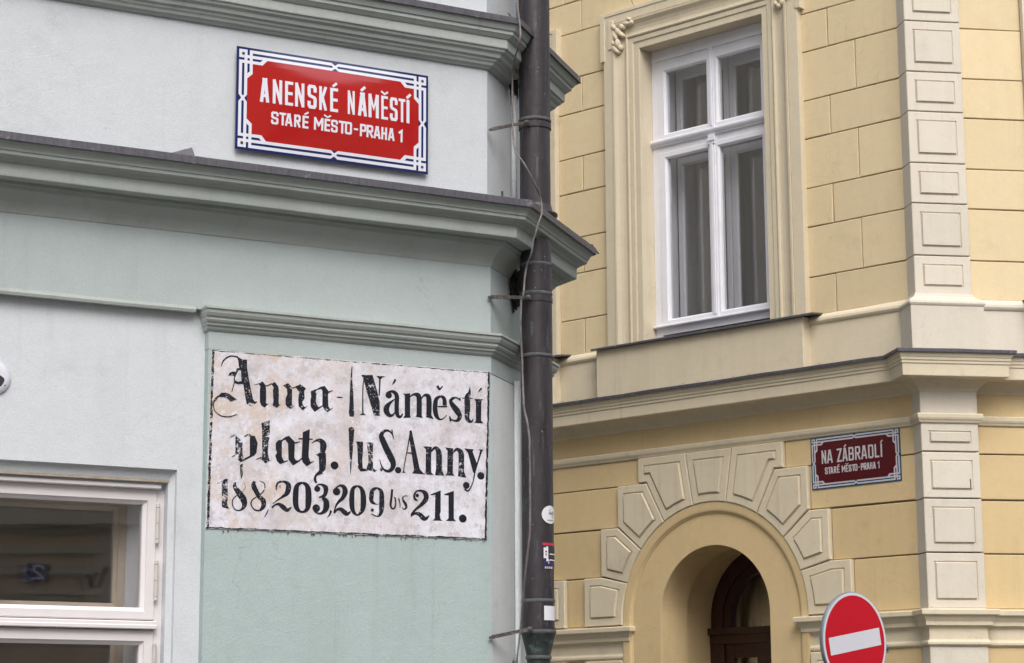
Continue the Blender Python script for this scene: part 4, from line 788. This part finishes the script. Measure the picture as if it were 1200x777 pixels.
# corner pilaster stones with raised panels
def panel_levels(t, gi=.052): return [(0, t - .03), (0, t - .004), (.004, t), (gi, t), (gi + .002, t - .007), (gi + .007, t - .007), (gi + .014, t + .009)]
def pil_block(z0, z1, mat, panel=True, gi=.052, g=.0035):
    z0 += g; z1 -= g; mb = MB(); c = .004
    mb.box(R2F, .0, PWD, z0, z1, -.05, PD - .03)
    e = [(-.0, z0), (PWD, z0), (PWD, z1), (0, z1)]
    if panel: block(R2F, e, panel_levels(PD, gi), mb)
    else: block(R2F, e, [(0, PD - .03), (0, PD - c), (c, PD)], mb)
    return mb.build('pilaster_stone', mat, HR)
ZP = [z + .003 for z in ZR]; ZP[0] = 4.49
for i in range(len(ZP) - 1): pil_block(ZP[i], ZP[i + 1], M['cream_light'])
for k in range(12): pil_block(7.183 + .31 * k, 7.183 + .31 * (k + 1), M['cream_light'])
mb = MB(); mb.box(R2F, .012, PWD - .012, 0, 11, -.05, PD - .034); mb.build('pilaster_core', M['joint'], HR)
ZL = [2.508, 2.855, 3.193, 3.487, 3.672]
for i in range(4): pil_block(ZL[i], ZL[i + 1], M['cream_light'], True, .048, .004)
pil_block(3.725, 3.95, M['cream_light'], False, g=.0)
zz = 2.28
while zz > .3: pil_block(zz - .34, zz, M['cream_light'], False, g=.004); zz -= .34
# base mouldings of the upper floor
sweep([RF.P(-9, 0), RF.P(0, 0)], [(-.05, 4.10), (.018, 4.10), (.018, 4.415), (.024, 4.417), (.030, 4.424), (.036, 4.436), (.034, 4.452), (.024, 4.468), (.004, 4.486), (-.05, 4.49)], 'base_course', M['cream'], HR, wob=.0025, sub=.08)
sweep([R2F.P(PWD, 0, RB), R2F.P(7, 0, RB)], [(-.05, 4.10), (.018, 4.10), (.018, 4.415), (.024, 4.417), (.030, 4.424), (.036, 4.436), (.034, 4.452), (.024, 4.468), (.004, 4.486), (-.05, 4.49)], 'base_course', M['cream_light'], HR, wob=.0025, sub=.08)
sweep(rp[1:5], [(-.05, 4.10), (.052, 4.10), (.054, 4.41), (.060, 4.418), (.064, 4.428), (.060, 4.442), (.046, 4.456), (.026, 4.466), (.010, 4.480), (.003, 4.50), (-.05, 4.502)], 'pilaster_pedestal', M['cream_light'], HR, wob=.002, sub=.05)
# main cornice, its flashing, frieze and string course
sweep(rp, [(-.05, 3.868), (.004, 3.87), (.008, 3.884), (.014, 3.892), (.024, 3.902), (.040, 3.916), (.055, 3.928), (.070, 3.936), (.074, 3.9405), (.1575, 3.942), (.159, 3.946), (.160, 4.016), (.166, 4.020), (.1665, 4.034), (.169, 4.037), (.172, 4.040), (.173, 4.056), (.177, 4.060), (.180, 4.070), (.183, 4.085), (.183, 4.10), (-.05, 4.13)], 'main_cornice', M['cream'], HR, wob=.0015, sub=.25)
sweep(rp, [(-.03, 4.134), (.19, 4.1095), (.200, 4.107), (.2015, 4.104), (.2005, 4.086), (.197, 4.085), (.192, 4.092), (.190, 4.104), (-.03, 4.128)], 'main_cornice_flashing', M['zinc'], HR, wob=.004, sub=.045)
wallstrip([RF.P(-9, 0), RF.P(0, 0)], 3.72, 3.90, -.05, .0, 'frieze', M['yellow_shaded'], HR); wallstrip([R2F.P(PWD, 0, RB), R2F.P(7, 0, RB)], 3.72, 3.90, -.05, .0, 'frieze', M['yellow_shaded'], HR)
sweep(rp, [(-.05, 3.664), (.004, 3.666), (.012, 3.672), (.016, 3.682), (.022, 3.690), (.026, 3.700), (.027, 3.720), (.022, 3.7275), (-.05, 3.735)], 'string_course', M['cream'], HR, wob=.0012, sub=.2)
imp = [(-.05, 2.276), (.004, 2.278), (.014, 2.284), (.0185, 2.290), (.0185, 2.303), (.012, 2.309), (.002, 2.318), (.001, 2.325), (.001, 2.385), (.008, 2.396), (.022, 2.402), (.0285, 2.406), (.0285, 2.428), (.032, 2.434), (.038, 2.446), (.046, 2.460), (.052, 2.466), (.062, 2.4685), (.064, 2.473), (.064, 2.497), (.058, 2.504), (-.05, 2.511)]
sweep([RF.P(-.862, 0, -.05), RF.P(-.862, 0), RF.P(0, 0)] + rp[2:], imp, 'impost_moulding', M['cream'], HR, wob=.0012, sub=.2)
for a, b in ((AC[0], AC[1]), (AC[1], AC[2])):
    sweep([RF.P(b + .751, 0, -.05), RF.P(b + .751, 0), RF.P(a - .751, 0), RF.P(a - .751, 0, -.05)], imp, 'impost_moulding', M['cream'], HR, wob=.0012, sub=.2)
# arches
VL = [(0, -.016), (0, .024), (.005, .030), (.050, .030), (.052, .021), (.058, .021), (.066, .039)]
def arcpts(uc, r, z0, a, b, n=5): return [(uc + math.copysign(math.sqrt(max(r * r - (z - z0) ** 2, 0)), 1) if False else 0, 0) for z in ()]
def vpoly(uc, s):
    """outlines of the stones on one side (s=+1 right, -1 left) of the arch"""
    R, Z0 = .782, 2.53
    an = lambda u, z: math.atan2(z - Z0, u)
    def arc(a, b, n=4): return [(R * math.cos(a + (b - a) * k / n), Z0 + R * math.sin(a + (b - a) * k / n)) for k in range(n + 1)]
    t1, t2, t3, t4 = math.radians(79.8), math.radians(59.8), math.radians(39.6), math.radians(20.5)
    ps = []
    ps.append([(.199, 3.668), (.620, 3.668), (.620, 3.492), (.545, 3.492)] + arc(t2, t1))
    ps.append([(.548, 3.486), (.812, 3.486), (.812, 3.20)] + arc(t3, t2))
    ps.append([(.812, 3.195), (.970, 3.195), (.970, 2.862)] + arc(t4, t3))
    ps.append([(.970, 2.857), (1.130, 2.857), (1.130, 2.512)] + arc(math.radians(-1.3), t4))
    ps[1] = [(.545, 3.488), (.812, 3.488), (.812, 3.203)] + arc(t3, t2)
    return [[(uc + s * u, z) for u, z in p] for p in ps]
def key(uc):
    R, Z0 = .782, 2.53; a = math.radians(79.8)
    return [(uc + .199, 3.668), (uc - .199, 3.668)] + [(uc - R * math.cos(a + (math.pi - 2 * a) * k / 4), Z0 + R * math.sin(a + (math.pi - 2 * a) * k / 4)) for k in range(5)]
def clean(p):
    out = []
    for q in p:
        if not out or math.dist(q, out[-1]) > 2e-3: out.append(q)
    if math.dist(out[0], out[-1]) < 2e-3: out.pop()
    return out
for uc in AC[:2]:
    stones = [key(uc)] + vpoly(uc, 1) + vpoly(uc, -1)
    for p in stones:
        p = clean(p); ar = sum(p[i - 1][0] * p[i][1] - p[i][0] * p[i - 1][1] for i in range(len(p)))
        if ar < 0: p = p[::-1]
        # drop arc vertices when the inset would be degenerate: keep outline, panel follows the chord
        block(RF, inset(p, .003), VL).build('voussoir', M['cream'], HR)
    # archivolt band
    mb = MB(); prof = [(.705, -.004), (.706, .004), (.716, .010), (.722, .017), (.735, .020), (.772, .022), (.785, .020), (.786, -.01)]
    rows = []
    n = 40
    for k in range(-1, n + 2):
        if k == -1: rows.append([RF.P(uc + r_, 0, w_) for r_, w_ in prof])
        elif k == n + 1: rows.append([RF.P(uc - r_, 0, w_) for r_, w_ in prof])
        else:
            t = math.pi * k / n; rows.append([RF.P(uc + r_ * math.cos(t), 2.53 + r_ * math.sin(t), w_) for r_, w_ in prof])
    mb.grid(rows); mb.build('archivolt', M['yellow_shaded'], HR)
    # plain ring, reveal and vestibule
    n = 40; ring = [[], []]
    for k in range(n + 1):
        t = math.pi * k / n; c, s = math.cos(t), math.sin(t); ring[0].append(RF.P(uc + .4625 * c, 2.56 + .4625 * s, 0)); ring[1].append(RF.P(uc + .74 * c, 2.53 + .74 * s, 0))
    ring = [[RF.P(uc + .4625, 0, 0)] + ring[0] + [RF.P(uc - .4625, 0, 0)], [RF.P(uc + .74, 0, 0)] + ring[1] + [RF.P(uc - .74, 0, 0)]]
    mb = MB(); mb.grid(ring)
    def archrow(hw, w_, zc=2.56): return [RF.P(uc + hw, 0, w_)] + [RF.P(uc + hw * math.cos(math.pi * k / n), zc + hw * math.sin(math.pi * k / n), w_) for k in range(n + 1)] + [RF.P(uc - hw, 0, w_)]
    mb.grid([archrow(.4625, 0), archrow(.460, -.005), archrow(.460, -.29), archrow(.505, -.292), archrow(.505, -.66)])
    o = mb.build('arch_reveal', M['cream_arch'] if 'cream_arch' in M else M['yellow_shaded'], HR)
    # backing behind the spandrels of the ring
    mb = MB(); rows = [[], []]
    for k in range(n + 1):
        t = math.pi * k / n; c, s = math.cos(t), math.sin(t); m_ = min(.79 / max(abs(c), 1e-6), .83 / max(s, 1e-6))
        rows[0].append(RF.P(uc + .70 * c, 2.53 + .70 * s, -.014)); rows[1].append(RF.P(uc + m_ * c, 2.53 + m_ * s, -.014))
    mb.grid([[RF.P(uc + .70, 0, -.014)] + rows[0] + [RF.P(uc - .70, 0, -.014)], [RF.P(uc + .79, 0, -.014)] + rows[1] + [RF.P(uc - .79, 0, -.014)]]); mb.build('spandrel_backing', M['joint'], HR)
    # door
    mb = MB()
    def arch_ring(r0, r1, w0, w1, z0=2.56, zb=2.47):
        a = [RF.P(uc + r0, zb, w1)] + [RF.P(uc + r0 * math.cos(math.pi * k / n), z0 + r0 * math.sin(math.pi * k / n), w1) for k in range(n + 1)] + [RF.P(uc - r0, zb, w1)]
        b = [RF.P(uc + r1, zb, w1)] + [RF.P(uc + r1 * math.cos(math.pi * k / n), z0 + r1 * math.sin(math.pi * k / n), w1) for k in range(n + 1)] + [RF.P(uc - r1, zb, w1)]
        sh = RF.n * (w0 - w1); mb.grid([[p + sh for p in a], a, b, [p + sh for p in b]])
    arch_ring(.51, .455, -.66, -.625); arch_ring(.455, .385, -.66, -.60); arch_ring(.385, .325, -.66, -.615)
    mb.box(RF, uc - .50, uc + .50, 2.455, 2.50, -.66, -.575); mb.box(RF, uc - .50, uc + .50, 2.39, 2.455, -.66, -.60)
    for a, b in ((-.505, -.385), (.385, .505), (-.03, .03)): mb.box(RF, uc + a, uc + b, 0, 2.39, -.66, -.61)
    for a, b in ((-.40, -.31), (.31, .40), (-.11, -.03), (.03, .11)): mb.box(RF, uc + a, uc + b, 0, 2.39, -.66, -.63)
    mb.box(RF, uc - .40, uc + .40, 2.29, 2.39, -.66, -.632); mb.box(RF, uc - .40, uc + .40, 0, 1.0, -.66, -.634)
    dr = mb.build('door', M['door'], HR)
    mb = MB(); mb.box(RF, uc - .42, uc + .42, .9, 3.0, -.652, -.648); mb.build('door_glass', M['glass'], dr)
    mb = MB(); rows = []
    for z in (.9, 2.42, 3.03): rows.append([RF.P(uc - .45 + .9 * k / 60, z, -.72 + .012 * math.sin(k * 1.1) + .006 * math.sin(k * .43 + z)) for k in range(61)])
    mb.grid(rows); mb.build('door_curtain', M['door_curtain'], dr)
    mb = MB(); mb.box(RF, uc - .6, uc + .6, 0, 3.2, -1.9, -.75); mb.build('vestibule', M['room'], HR)
# yellow blocks beside the arches, shade in their colour
rowsz = [(3.487, 3.668, .620), (3.197, 3.487, .812), (2.857, 3.193, .970), (2.512, 2.855, 1.130)]
for z0, z1, h in rowsz:
    ashlar(RF, rect(AC[0] + h, .004, z0, z1), M['yellow_shaded']); ashlar(RF, rect(AC[1] + h, AC[0] - h, z0, z1), M['yellow_shaded']); ashlar(RF, rect(-9, AC[1] - h, z0, z1), M['yellow_shaded'])
    ashlar(F2, rect(PWD, 7, z0, z1), M['yellow_shaded'])
zz = 2.276
for k in range(6):
    z0 = zz - .34
    for c, s in ((AC[0], 1), (AC[0], -1), (AC[1], 1), (AC[1], -1)):
        a, b = sorted((c + s * .79, c + s * 1.13)); block(RF, inset(rect(a, b, z0, zz), .003), VL).build('jamb_stone', M['cream'], HR)
    ashlar(RF, rect(AC[0] + 1.13, .004, z0, zz), M['yellow_shaded']); ashlar(RF, rect(AC[1] + 1.13, AC[0] - 1.13, z0, zz), M['yellow_shaded']); ashlar(F2, rect(PWD, 7, z0, zz), M['yellow_shaded'])
    zz = z0
wallstrip(rp, 0, .24, -.05, .03, 'plinth', M['stone'], HR)
for l_, r_ in ((AC[0] + .78, 0), (AC[1] + .78, AC[0] - .78), (AC[2] + .78, AC[1] - .78)): mb = MB(); mb.box(RF, l_, r_, 2.27, 2.515, -.05, -.002); mb.build('impost_band', M['yellow_shaded'], HR)
mb = MB(); mb.box(F2, PWD, 7, 2.27, 2.515, -.05, -.002); mb.build('impost_band', M['yellow_shaded'], HR); mb = MB(); mb.box(R2F, 0.002, PWD - .002, 2.27, 2.515, -.05, PD - .002); mb.build('impost_block', M['cream_light'], HR)

# windows of the yellow house
SP = [(0, -.13), (0, .016), (.003, .020), (.050, .020), (.0505, .024), (.056, .028), (.086, .029), (.0885, .024), (.0925, .024), (.0945, .034), (.104, .039), (.114, .036), (.117, .028), (.135, .026), (.160, .029), (.185, .037), (.205, .050), (.212, .054), (.226, .055), (.2275, .042), (.232, .042), (.2345, .048), (.314, .046), (.3155, .040), (.3155, -.03)]
def yellow_window(F, uc, surround_mat, proto=[None]):
    win = MB(); u0, u1, z0, z1 = uc - WHW, uc + WHW, WZB, WZT
    frame_sweep(F, [(u1, z0 - .01), (u1, z1), (u0, z1), (u0, z0 - .01)], [(-o, w_) for o, w_ in SP], win)
    # turn profile outward: path runs anticlockwise over the head, outward is to the right
    s = win.build('window_surround', surround_mat, HR)
    for sx in (-1, 1):   # shouldered ears at the head
        e = [(uc + sx * (WHW + .235), 6.64), (uc + sx * (WHW + .345), 6.64), (uc + sx * (WHW + .345), 6.972), (uc + sx * .2, 6.972), (uc + sx * .2, 6.935), (uc + sx * (WHW + .235), 6.905)]
        e = [(uc + sx * (WHW + .30), 6.62), (uc + sx * (WHW + .345), 6.62), (uc + sx * (WHW + .345), 6.985), (uc, 6.985), (uc, 6.955), (uc + sx * (WHW + .30), 6.955)]
        block(F, e, [(0, -.012), (0, .049), (.003, .052)]).build('surround_ear', surround_mat, s)
        e = [(uc + sx * (WHW + .215), 6.70), (uc + sx * (WHW + .262), 6.70), (uc + sx * (WHW + .262), 6.92), (uc + sx * (WHW + .215), 6.92)]
        block(F, e, [(0, .03), (0, .054), (.003, .057)]).build('surround_ear', surround_mat, s)
        # carved acanthus corner
        bm = bmesh.new(); cx, cz = uc + sx * (WHW + .165), z1 + .155
        for du, dz, ra, rb, an in ((0, 0, .040, .028, .8), (-.035, .030, .038, .022, .3), (.030, -.035, .036, .022, 1.2), (.012, -.085, .040, .024, 1.5), (-.075, .045, .034, .020, .1), (-.115, .040, .030, .017, -.3), (.035, -.125, .032, .022, 1.1), (-.015, -.125, .026, .018, 2.0), (.045, .045, .028, .020, .8), (-.03, -.03, .030, .018, .8), (.01, -.15, .024, .018, .3), (-.10, .075, .022, .014, .5), (.05, -.075, .022, .014, 1.6)):
            r = bmesh.ops.create_icosphere(bm, subdivisions=2, radius=1)
            ca, sa = math.cos(an), math.sin(an)
            for v in r['verts']:
                x, y, z = v.co; k = 1 + .22 * noise.noise(Vector((x * 2 + du * 40, y * 2, z * 2 + dz * 40))); x *= ra * k; y *= rb * k; z *= .024 * k
                v.co = F.P(cx + sx * (du + x * ca - y * sa), cz + dz + x * sa + y * ca, .046 + z) - HR.location
        me = bpy.data.meshes.new('acanthus_carving'); bm.to_mesh(me); bm.free(); me.materials.append(surround_mat)
        for p in me.polygons: p.use_smooth = True
        oo = bpy.data.objects.new('acanthus_carving', me); COL.objects.link(oo); oo.parent = s
    # timber
    a, b = u0 + .002, u1 - .002; W_ = -.118
    mb = MB()
    for p in ((a, a + .062, z0, z1 - .001), (b - .062, b, z0, z1 - .001)): mb.box(F, *p, -.19, W_)
    mb.box(F, a + .062, b - .062, 6.555, z1 - .001, -.19, W_ - .001); mb.box(F, a, b, z1 - .02, z1 - .0005, -.19, W_ + .002); mb.box(F, a + .062, b - .062, z0 + .05, 4.612, -.19, W_ - .001)
    mb.box(F, a + .03, b - .03, 6.575, 6.600, -.15, W_ + .010)
    mb.box(F, a + .062, b - .062, 5.885, 6.01, -.19, W_ - .003)
    fr = mb.build('window', M['win_white'], HR)
    rail = [(W_ - .01, 5.930), (W_ + .012, 5.932), (W_ + .014, 5.944), (W_ + .026, 5.950), (W_ + .032, 5.962), (W_ + .032, 5.974), (W_ + .018, 5.984), (W_ - .01, 5.986)]
    mb = MB(); mb.grid([[F.P(x, z, w_) for w_, z in rail] for x in (a - .004, b + .004)], True)
    for x in (a - .004, b + .004): mb.poly([F.P(x, z, w_) for w_, z in rail])
    mb.build('transom_moulding', M['win_white'], fr)
    rail = [(W_ - .02, 4.600), (W_ + .012, 4.596), (W_ + .034, 4.604), (W_ + .034, 4.613), (W_ + .014, 4.622), (W_ - .02, 4.625)]
    mb = MB(); mb.grid([[F.P(x, z, w_) for w_, z in rail] for x in (a, b)], True)
    for x in (a, b): mb.poly([F.P(x, z, w_) for w_, z in rail])
    mb.build('weather_bar', M['win_white'], fr)
    mb = MB(); mb.box(F, uc - .022, uc + .022, 4.615, 5.935, -.16, W_ + .014); mb.box(F, uc - .010, uc + .010, 4.64, 5.90, W_ + .010, W_ + .022); mb.box(F, uc - .020, uc + .020, 5.988, 6.575, -.16, W_ + .012); mb.box(F, uc - .008, uc + .008, 6.0, 6.56, W_ + .010, W_ + .019)
    mb.box(F, uc - .032, uc + .032, 5.885, 5.903, -.14, W_ + .028); mb.box(F, uc - .028, uc + .028, 5.862, 5.885, -.14, W_ + .022); mb.box(F, uc - .026, uc + .026, 5.905, 5.932, -.14, W_ + .026)
    mb.build('mullion', M['win_white'], fr)
    for x0, x1 in ((a + .060, uc - .001), (uc + .001, b - .060)):
        left = x0 < uc - .1
        gu = (x0 + .060, x1 - .046) if left else (x0 + .078, x1 - .030)
        gu = (x0 + .062, x1 - .050) if left else (x0 + .050, x1 - .062)
        for q0, q1, g0, g1 in ((4.612, 5.884, 4.660, 5.836), (5.986, 6.556, 6.026, 6.487)):
            sashring(F, x0, x1, q0, q1, gu, (g0, g1), -.17, W_ + .004).build('sash', M['win_white'], fr)
            pane(F, *gu, g0, g1, -.148, 'pane', fr)
            # inner casement
            iu = (x0 + .055, x1 - .055)
            sashring(F, x0 + .004, x1 - .004, q0, q1, iu, (g0 + .01, g1 - .01), -.345, -.315).build('inner_sash', M['win_white'], fr)
            pane(F, *iu, g0 + .01, g1 - .01, -.33, 'inner_pane', fr)
    mb = MB()
    for x, y in ((a + .06, a + .045), (b - .06, b - .045)): mb.poly([F.P(x, z0, -.17), F.P(y, z0, -.33), F.P(y, z1, -.33), F.P(x, z1, -.17)])
    for z in (z0 + .1, z1 - .1): mb.poly([F.P(a, z, -.17), F.P(b, z, -.17), F.P(b, z, -.33), F.P(a, z, -.33)])
    mb.build('window_lining', M['win_white'], fr)
    mb = MB()
    for c0, c1 in ((a, a + .30), (b - .04, b + .1)):
        rows = []
        for z in (z0, z1 - .05): rows.append([F.P(c0 + (c1 - c0) * k / 40, z, -.46 + .03 * math.sin(k * .37) + .012 * math.sin(k * 1.13 + z)) for k in range(41)])
        mb.grid(rows)
    mb.build('curtain', M['curtain'], fr, smooth=True)
    mb = MB(); mb.box(F, u0 - .4, u1 + .4, z0 - .6, z1 + .4, -3.2, -.36); rm = mb.build('room', M['room'], HR)
    bm = bmesh.new(); bm.from_mesh(rm.data)
    fs = [f for f in bm.faces if abs((f.calc_center_median() + HR.location - F.O).dot(F.n) + .36) < .01]
    bmesh.ops.delete(bm, geom=fs, context='FACES'); bm.to_mesh(rm.data); bm.free()
    # sill flashing and apron
    mb = MB(); sf = [(-.10, 4.505), (.128, 4.478), (.133, 4.474), (.133, 4.462), (.128, 4.461), (.124, 4.468), (-.10, 4.492)]
    mb.grid([[F.P(x, z, w_) for w_, z in sf] for x in (uc - .945, uc + .962)], True)
    for x in (uc - .945, uc + .962): mb.poly([F.P(x, z, w_) for w_, z in sf])
    mb.build('sill_flashing', M['zinc'], fr)
    block(F, rect(uc - .92, uc + .868, 4.105, 4.466), [(0, -.016), (0, .098), (.004, .102)]).build('apron', M['cream'] if F is RF else M['cream_light'], HR)
for c in WC: yellow_window(RF, c, M['cream'])
for c in W2C: yellow_window(F2, c, M['cream_light'])
mb = MB(); mb.poly([RF.P(-9, 11), RF.P(0, 11), R2F.P(7, 11), R2F.P(4, 11, -9)]); mb.build('roof', M['zinc'], HR)

# ================================================================== no-entry sign
th = math.radians(48.5); SF0 = Facade(th, 0, 0); cpos = Vector((1.652, 10.58, 2.167))
NE = empty('no_entry_sign', (cpos.x, cpos.y, 0), 'round red no entry sign with tilted white bar and galvanised rim, bottom right', 'traffic sign')
SF = Facade(th, cpos.x, cpos.y); rot = math.radians(9.3); R_ = .238
def sn(x, y, w_): return SF.P(x * math.cos(rot) - y * math.sin(rot), cpos.z + x * math.sin(rot) + y * math.cos(rot), w_)
n = 72; circ = lambda r, w_: [sn(r * math.cos(2 * math.pi * k / n), r * math.sin(2 * math.pi * k / n), w_) for k in range(n)]
mb = MB(); mb.grid([circ(.1, -.004), circ(R_ - .012, -.004), circ(R_ - .004, -.020), circ(R_, -.020), circ(R_ + .002, -.004), circ(R_, 0), circ(R_ - .004, .001)], True); mb.poly(circ(.1, -.004)); mb.build('rim', M['galv'], NE)
mb = MB(); mb.grid([circ(R_ - .003, .0012), circ(R_ - .016, .0012)], True); mb.build('white_edge', M['traffic_white'], NE)
mb = MB(); mb.poly(circ(R_ - .0165, .0012)); mb.build('red_disc', M['traffic_red'], NE)
mb = MB(); mb.poly([sn(x, y, .002) for x, y in ((-.1925, -.042), (.1925, -.042), (.1925, .042), (-.1925, .042))]); mb.build('white_bar', M['traffic_white'], NE)
pb = SF.P(0, 0, -.055)
mb = MB(); mb.tube([Vector((pb.x, pb.y, 0)), Vector((pb.x, pb.y, cpos.z + .15))], .030, 20); mb.build('pole', M['galv'], NE, smooth=True)
mb = MB(); mb.box(SF, -.06, .275, cpos.z - .048, cpos.z - .008, -.040, -.018); mb.build('clamp', M['galv'], NE)
mb = MB(); mb.tube([SF.P(.262, cpos.z - .028, -.02), SF.P(.262, cpos.z - .028, -.008)], .009, 6); mb.build('clamp_bolt', M['zinc'], NE)

# ================================================================== building across the square (seen only in the window panes)
OF = Facade(math.atan2(-.6, -.8), 9.5, 4.5)
OF = Facade(math.radians(216), 9.2, 3.4)
HO = empty('opposite_building', (OF.O.x, OF.O.y, 0), 'beige stucco house across the square with banded walls, behind the camera', 'building')
mb = MB(); holed(mb, OF, -1, 17, 0, 8.3, -.4, 0, [(x, x + 1.1, z, z + 1.7) for x in (1, 3.4, 5.8, 8.2, 10.6, 13) for z in (1.2, 5.2)]); mb.build('wall', M['opp'], HO)
for z in (.6, 3.4, 8.2): mb = MB(); mb.box(OF, -1, 17, z, z + .18, -.01, .12); mb.build('cornice', M['opp_trim'], HO)
for x in (1, 3.4, 5.8, 8.2, 10.6, 13):
    for z in (1.2, 5.2):
        mb = MB(); mb.box(OF, x, x + 1.1, z, z + 1.7, -.3, -.2); wn = mb.build('window', M['opp_dark'], HO)
        mb = MB()
        for a in (x, x + .52, x + 1.04): mb.box(OF, a, a + .06, z, z + 1.7, -.2, -.16)
        mb.box(OF, x, x + 1.1, z + 1.1, z + 1.16, -.2, -.155); mb.build('frame', M['win_white'], wn)
for k in range(9):
    mb = MB(); mb.box(OF, -1, 17, 1.0 + k * .26, 1.03 + k * .26, -.0, .02); mb.build('wall_band', M['opp_trim'], HO)
mb = MB(); mb.poly([OF.P(-1, 8.3), OF.P(17, 8.3), OF.P(17, 8.3, -6), OF.P(-1, 8.3, -6)]); mb.build('roof', M['zinc'], HO)
for k in range(5):
    mb = MB(); mb.box(OF, 4.95 + .0, 5.75, 2.70 + k * .16, 2.73 + k * .16 + .02, .0, .035); mb.build('moulding', M['opp_trim'], HO)
mb = MB(); mb.box(OF, 4.60, 4.80, .3, 3.35, .0, .10); mb.build('pilaster', M['opp_trim'], HO)
NP = empty('house_number_plate', OF.P(5.44, 2.96, .05), 'small blue house number plate with a white 2, seen mirrored in the lower left window', 'number plate')
mb = MB(); mb.box(OF, 5.36, 5.52, 2.96, 3.10, .035, .045); mb.build('plate', M['plate_blue'], NP)
mb = MB(); ribbon([(5.405, 3.062), (5.42, 3.08), (5.455, 3.08), (5.472, 3.062), (5.468, 3.038), (5.405, 2.985), (5.475, 2.985)], .014, mb, lambda x, z, w_: OF.P(x, z, w_), .047); mb.build('numeral', M['sign_white'], NP, merge=False)
mb = MB(); ribbon([(4.92, 3.05), (5.0, 2.88), (5.08, 3.05)], .035, mb, lambda x, z, w_: OF.P(x, z, w_), .02)
tag(mb.build('wall_letter', M['black']), 'dark letter V on the wall across the square, seen mirrored in the lower left window', 'letter')
# small marks and fixings that the photo shows
mb = MB(); mb.tube([R2F.P(.305, 3.315, PD + .010), R2F.P(.306, 3.262, PD + .011)], .0035, 6); mb.build('rust_stain_peg', M['rusty'], HR)
mb = MB(); random.seed(21)
for i in range(26):
    u = random.uniform(-3.0, -.1); z = 4.1085; r = random.uniform(.006, .02)
    mb.poly([RF.P(u + r * math.cos(t) * random.uniform(.6, 1.5), z + .004 + abs(math.sin(t)) * r * .35, .196) for t in [2 * math.pi * k / 6 for k in range(6)]])
tag(mb.build('flashing_flakes', M['zinc'], HR), kind='stuff')
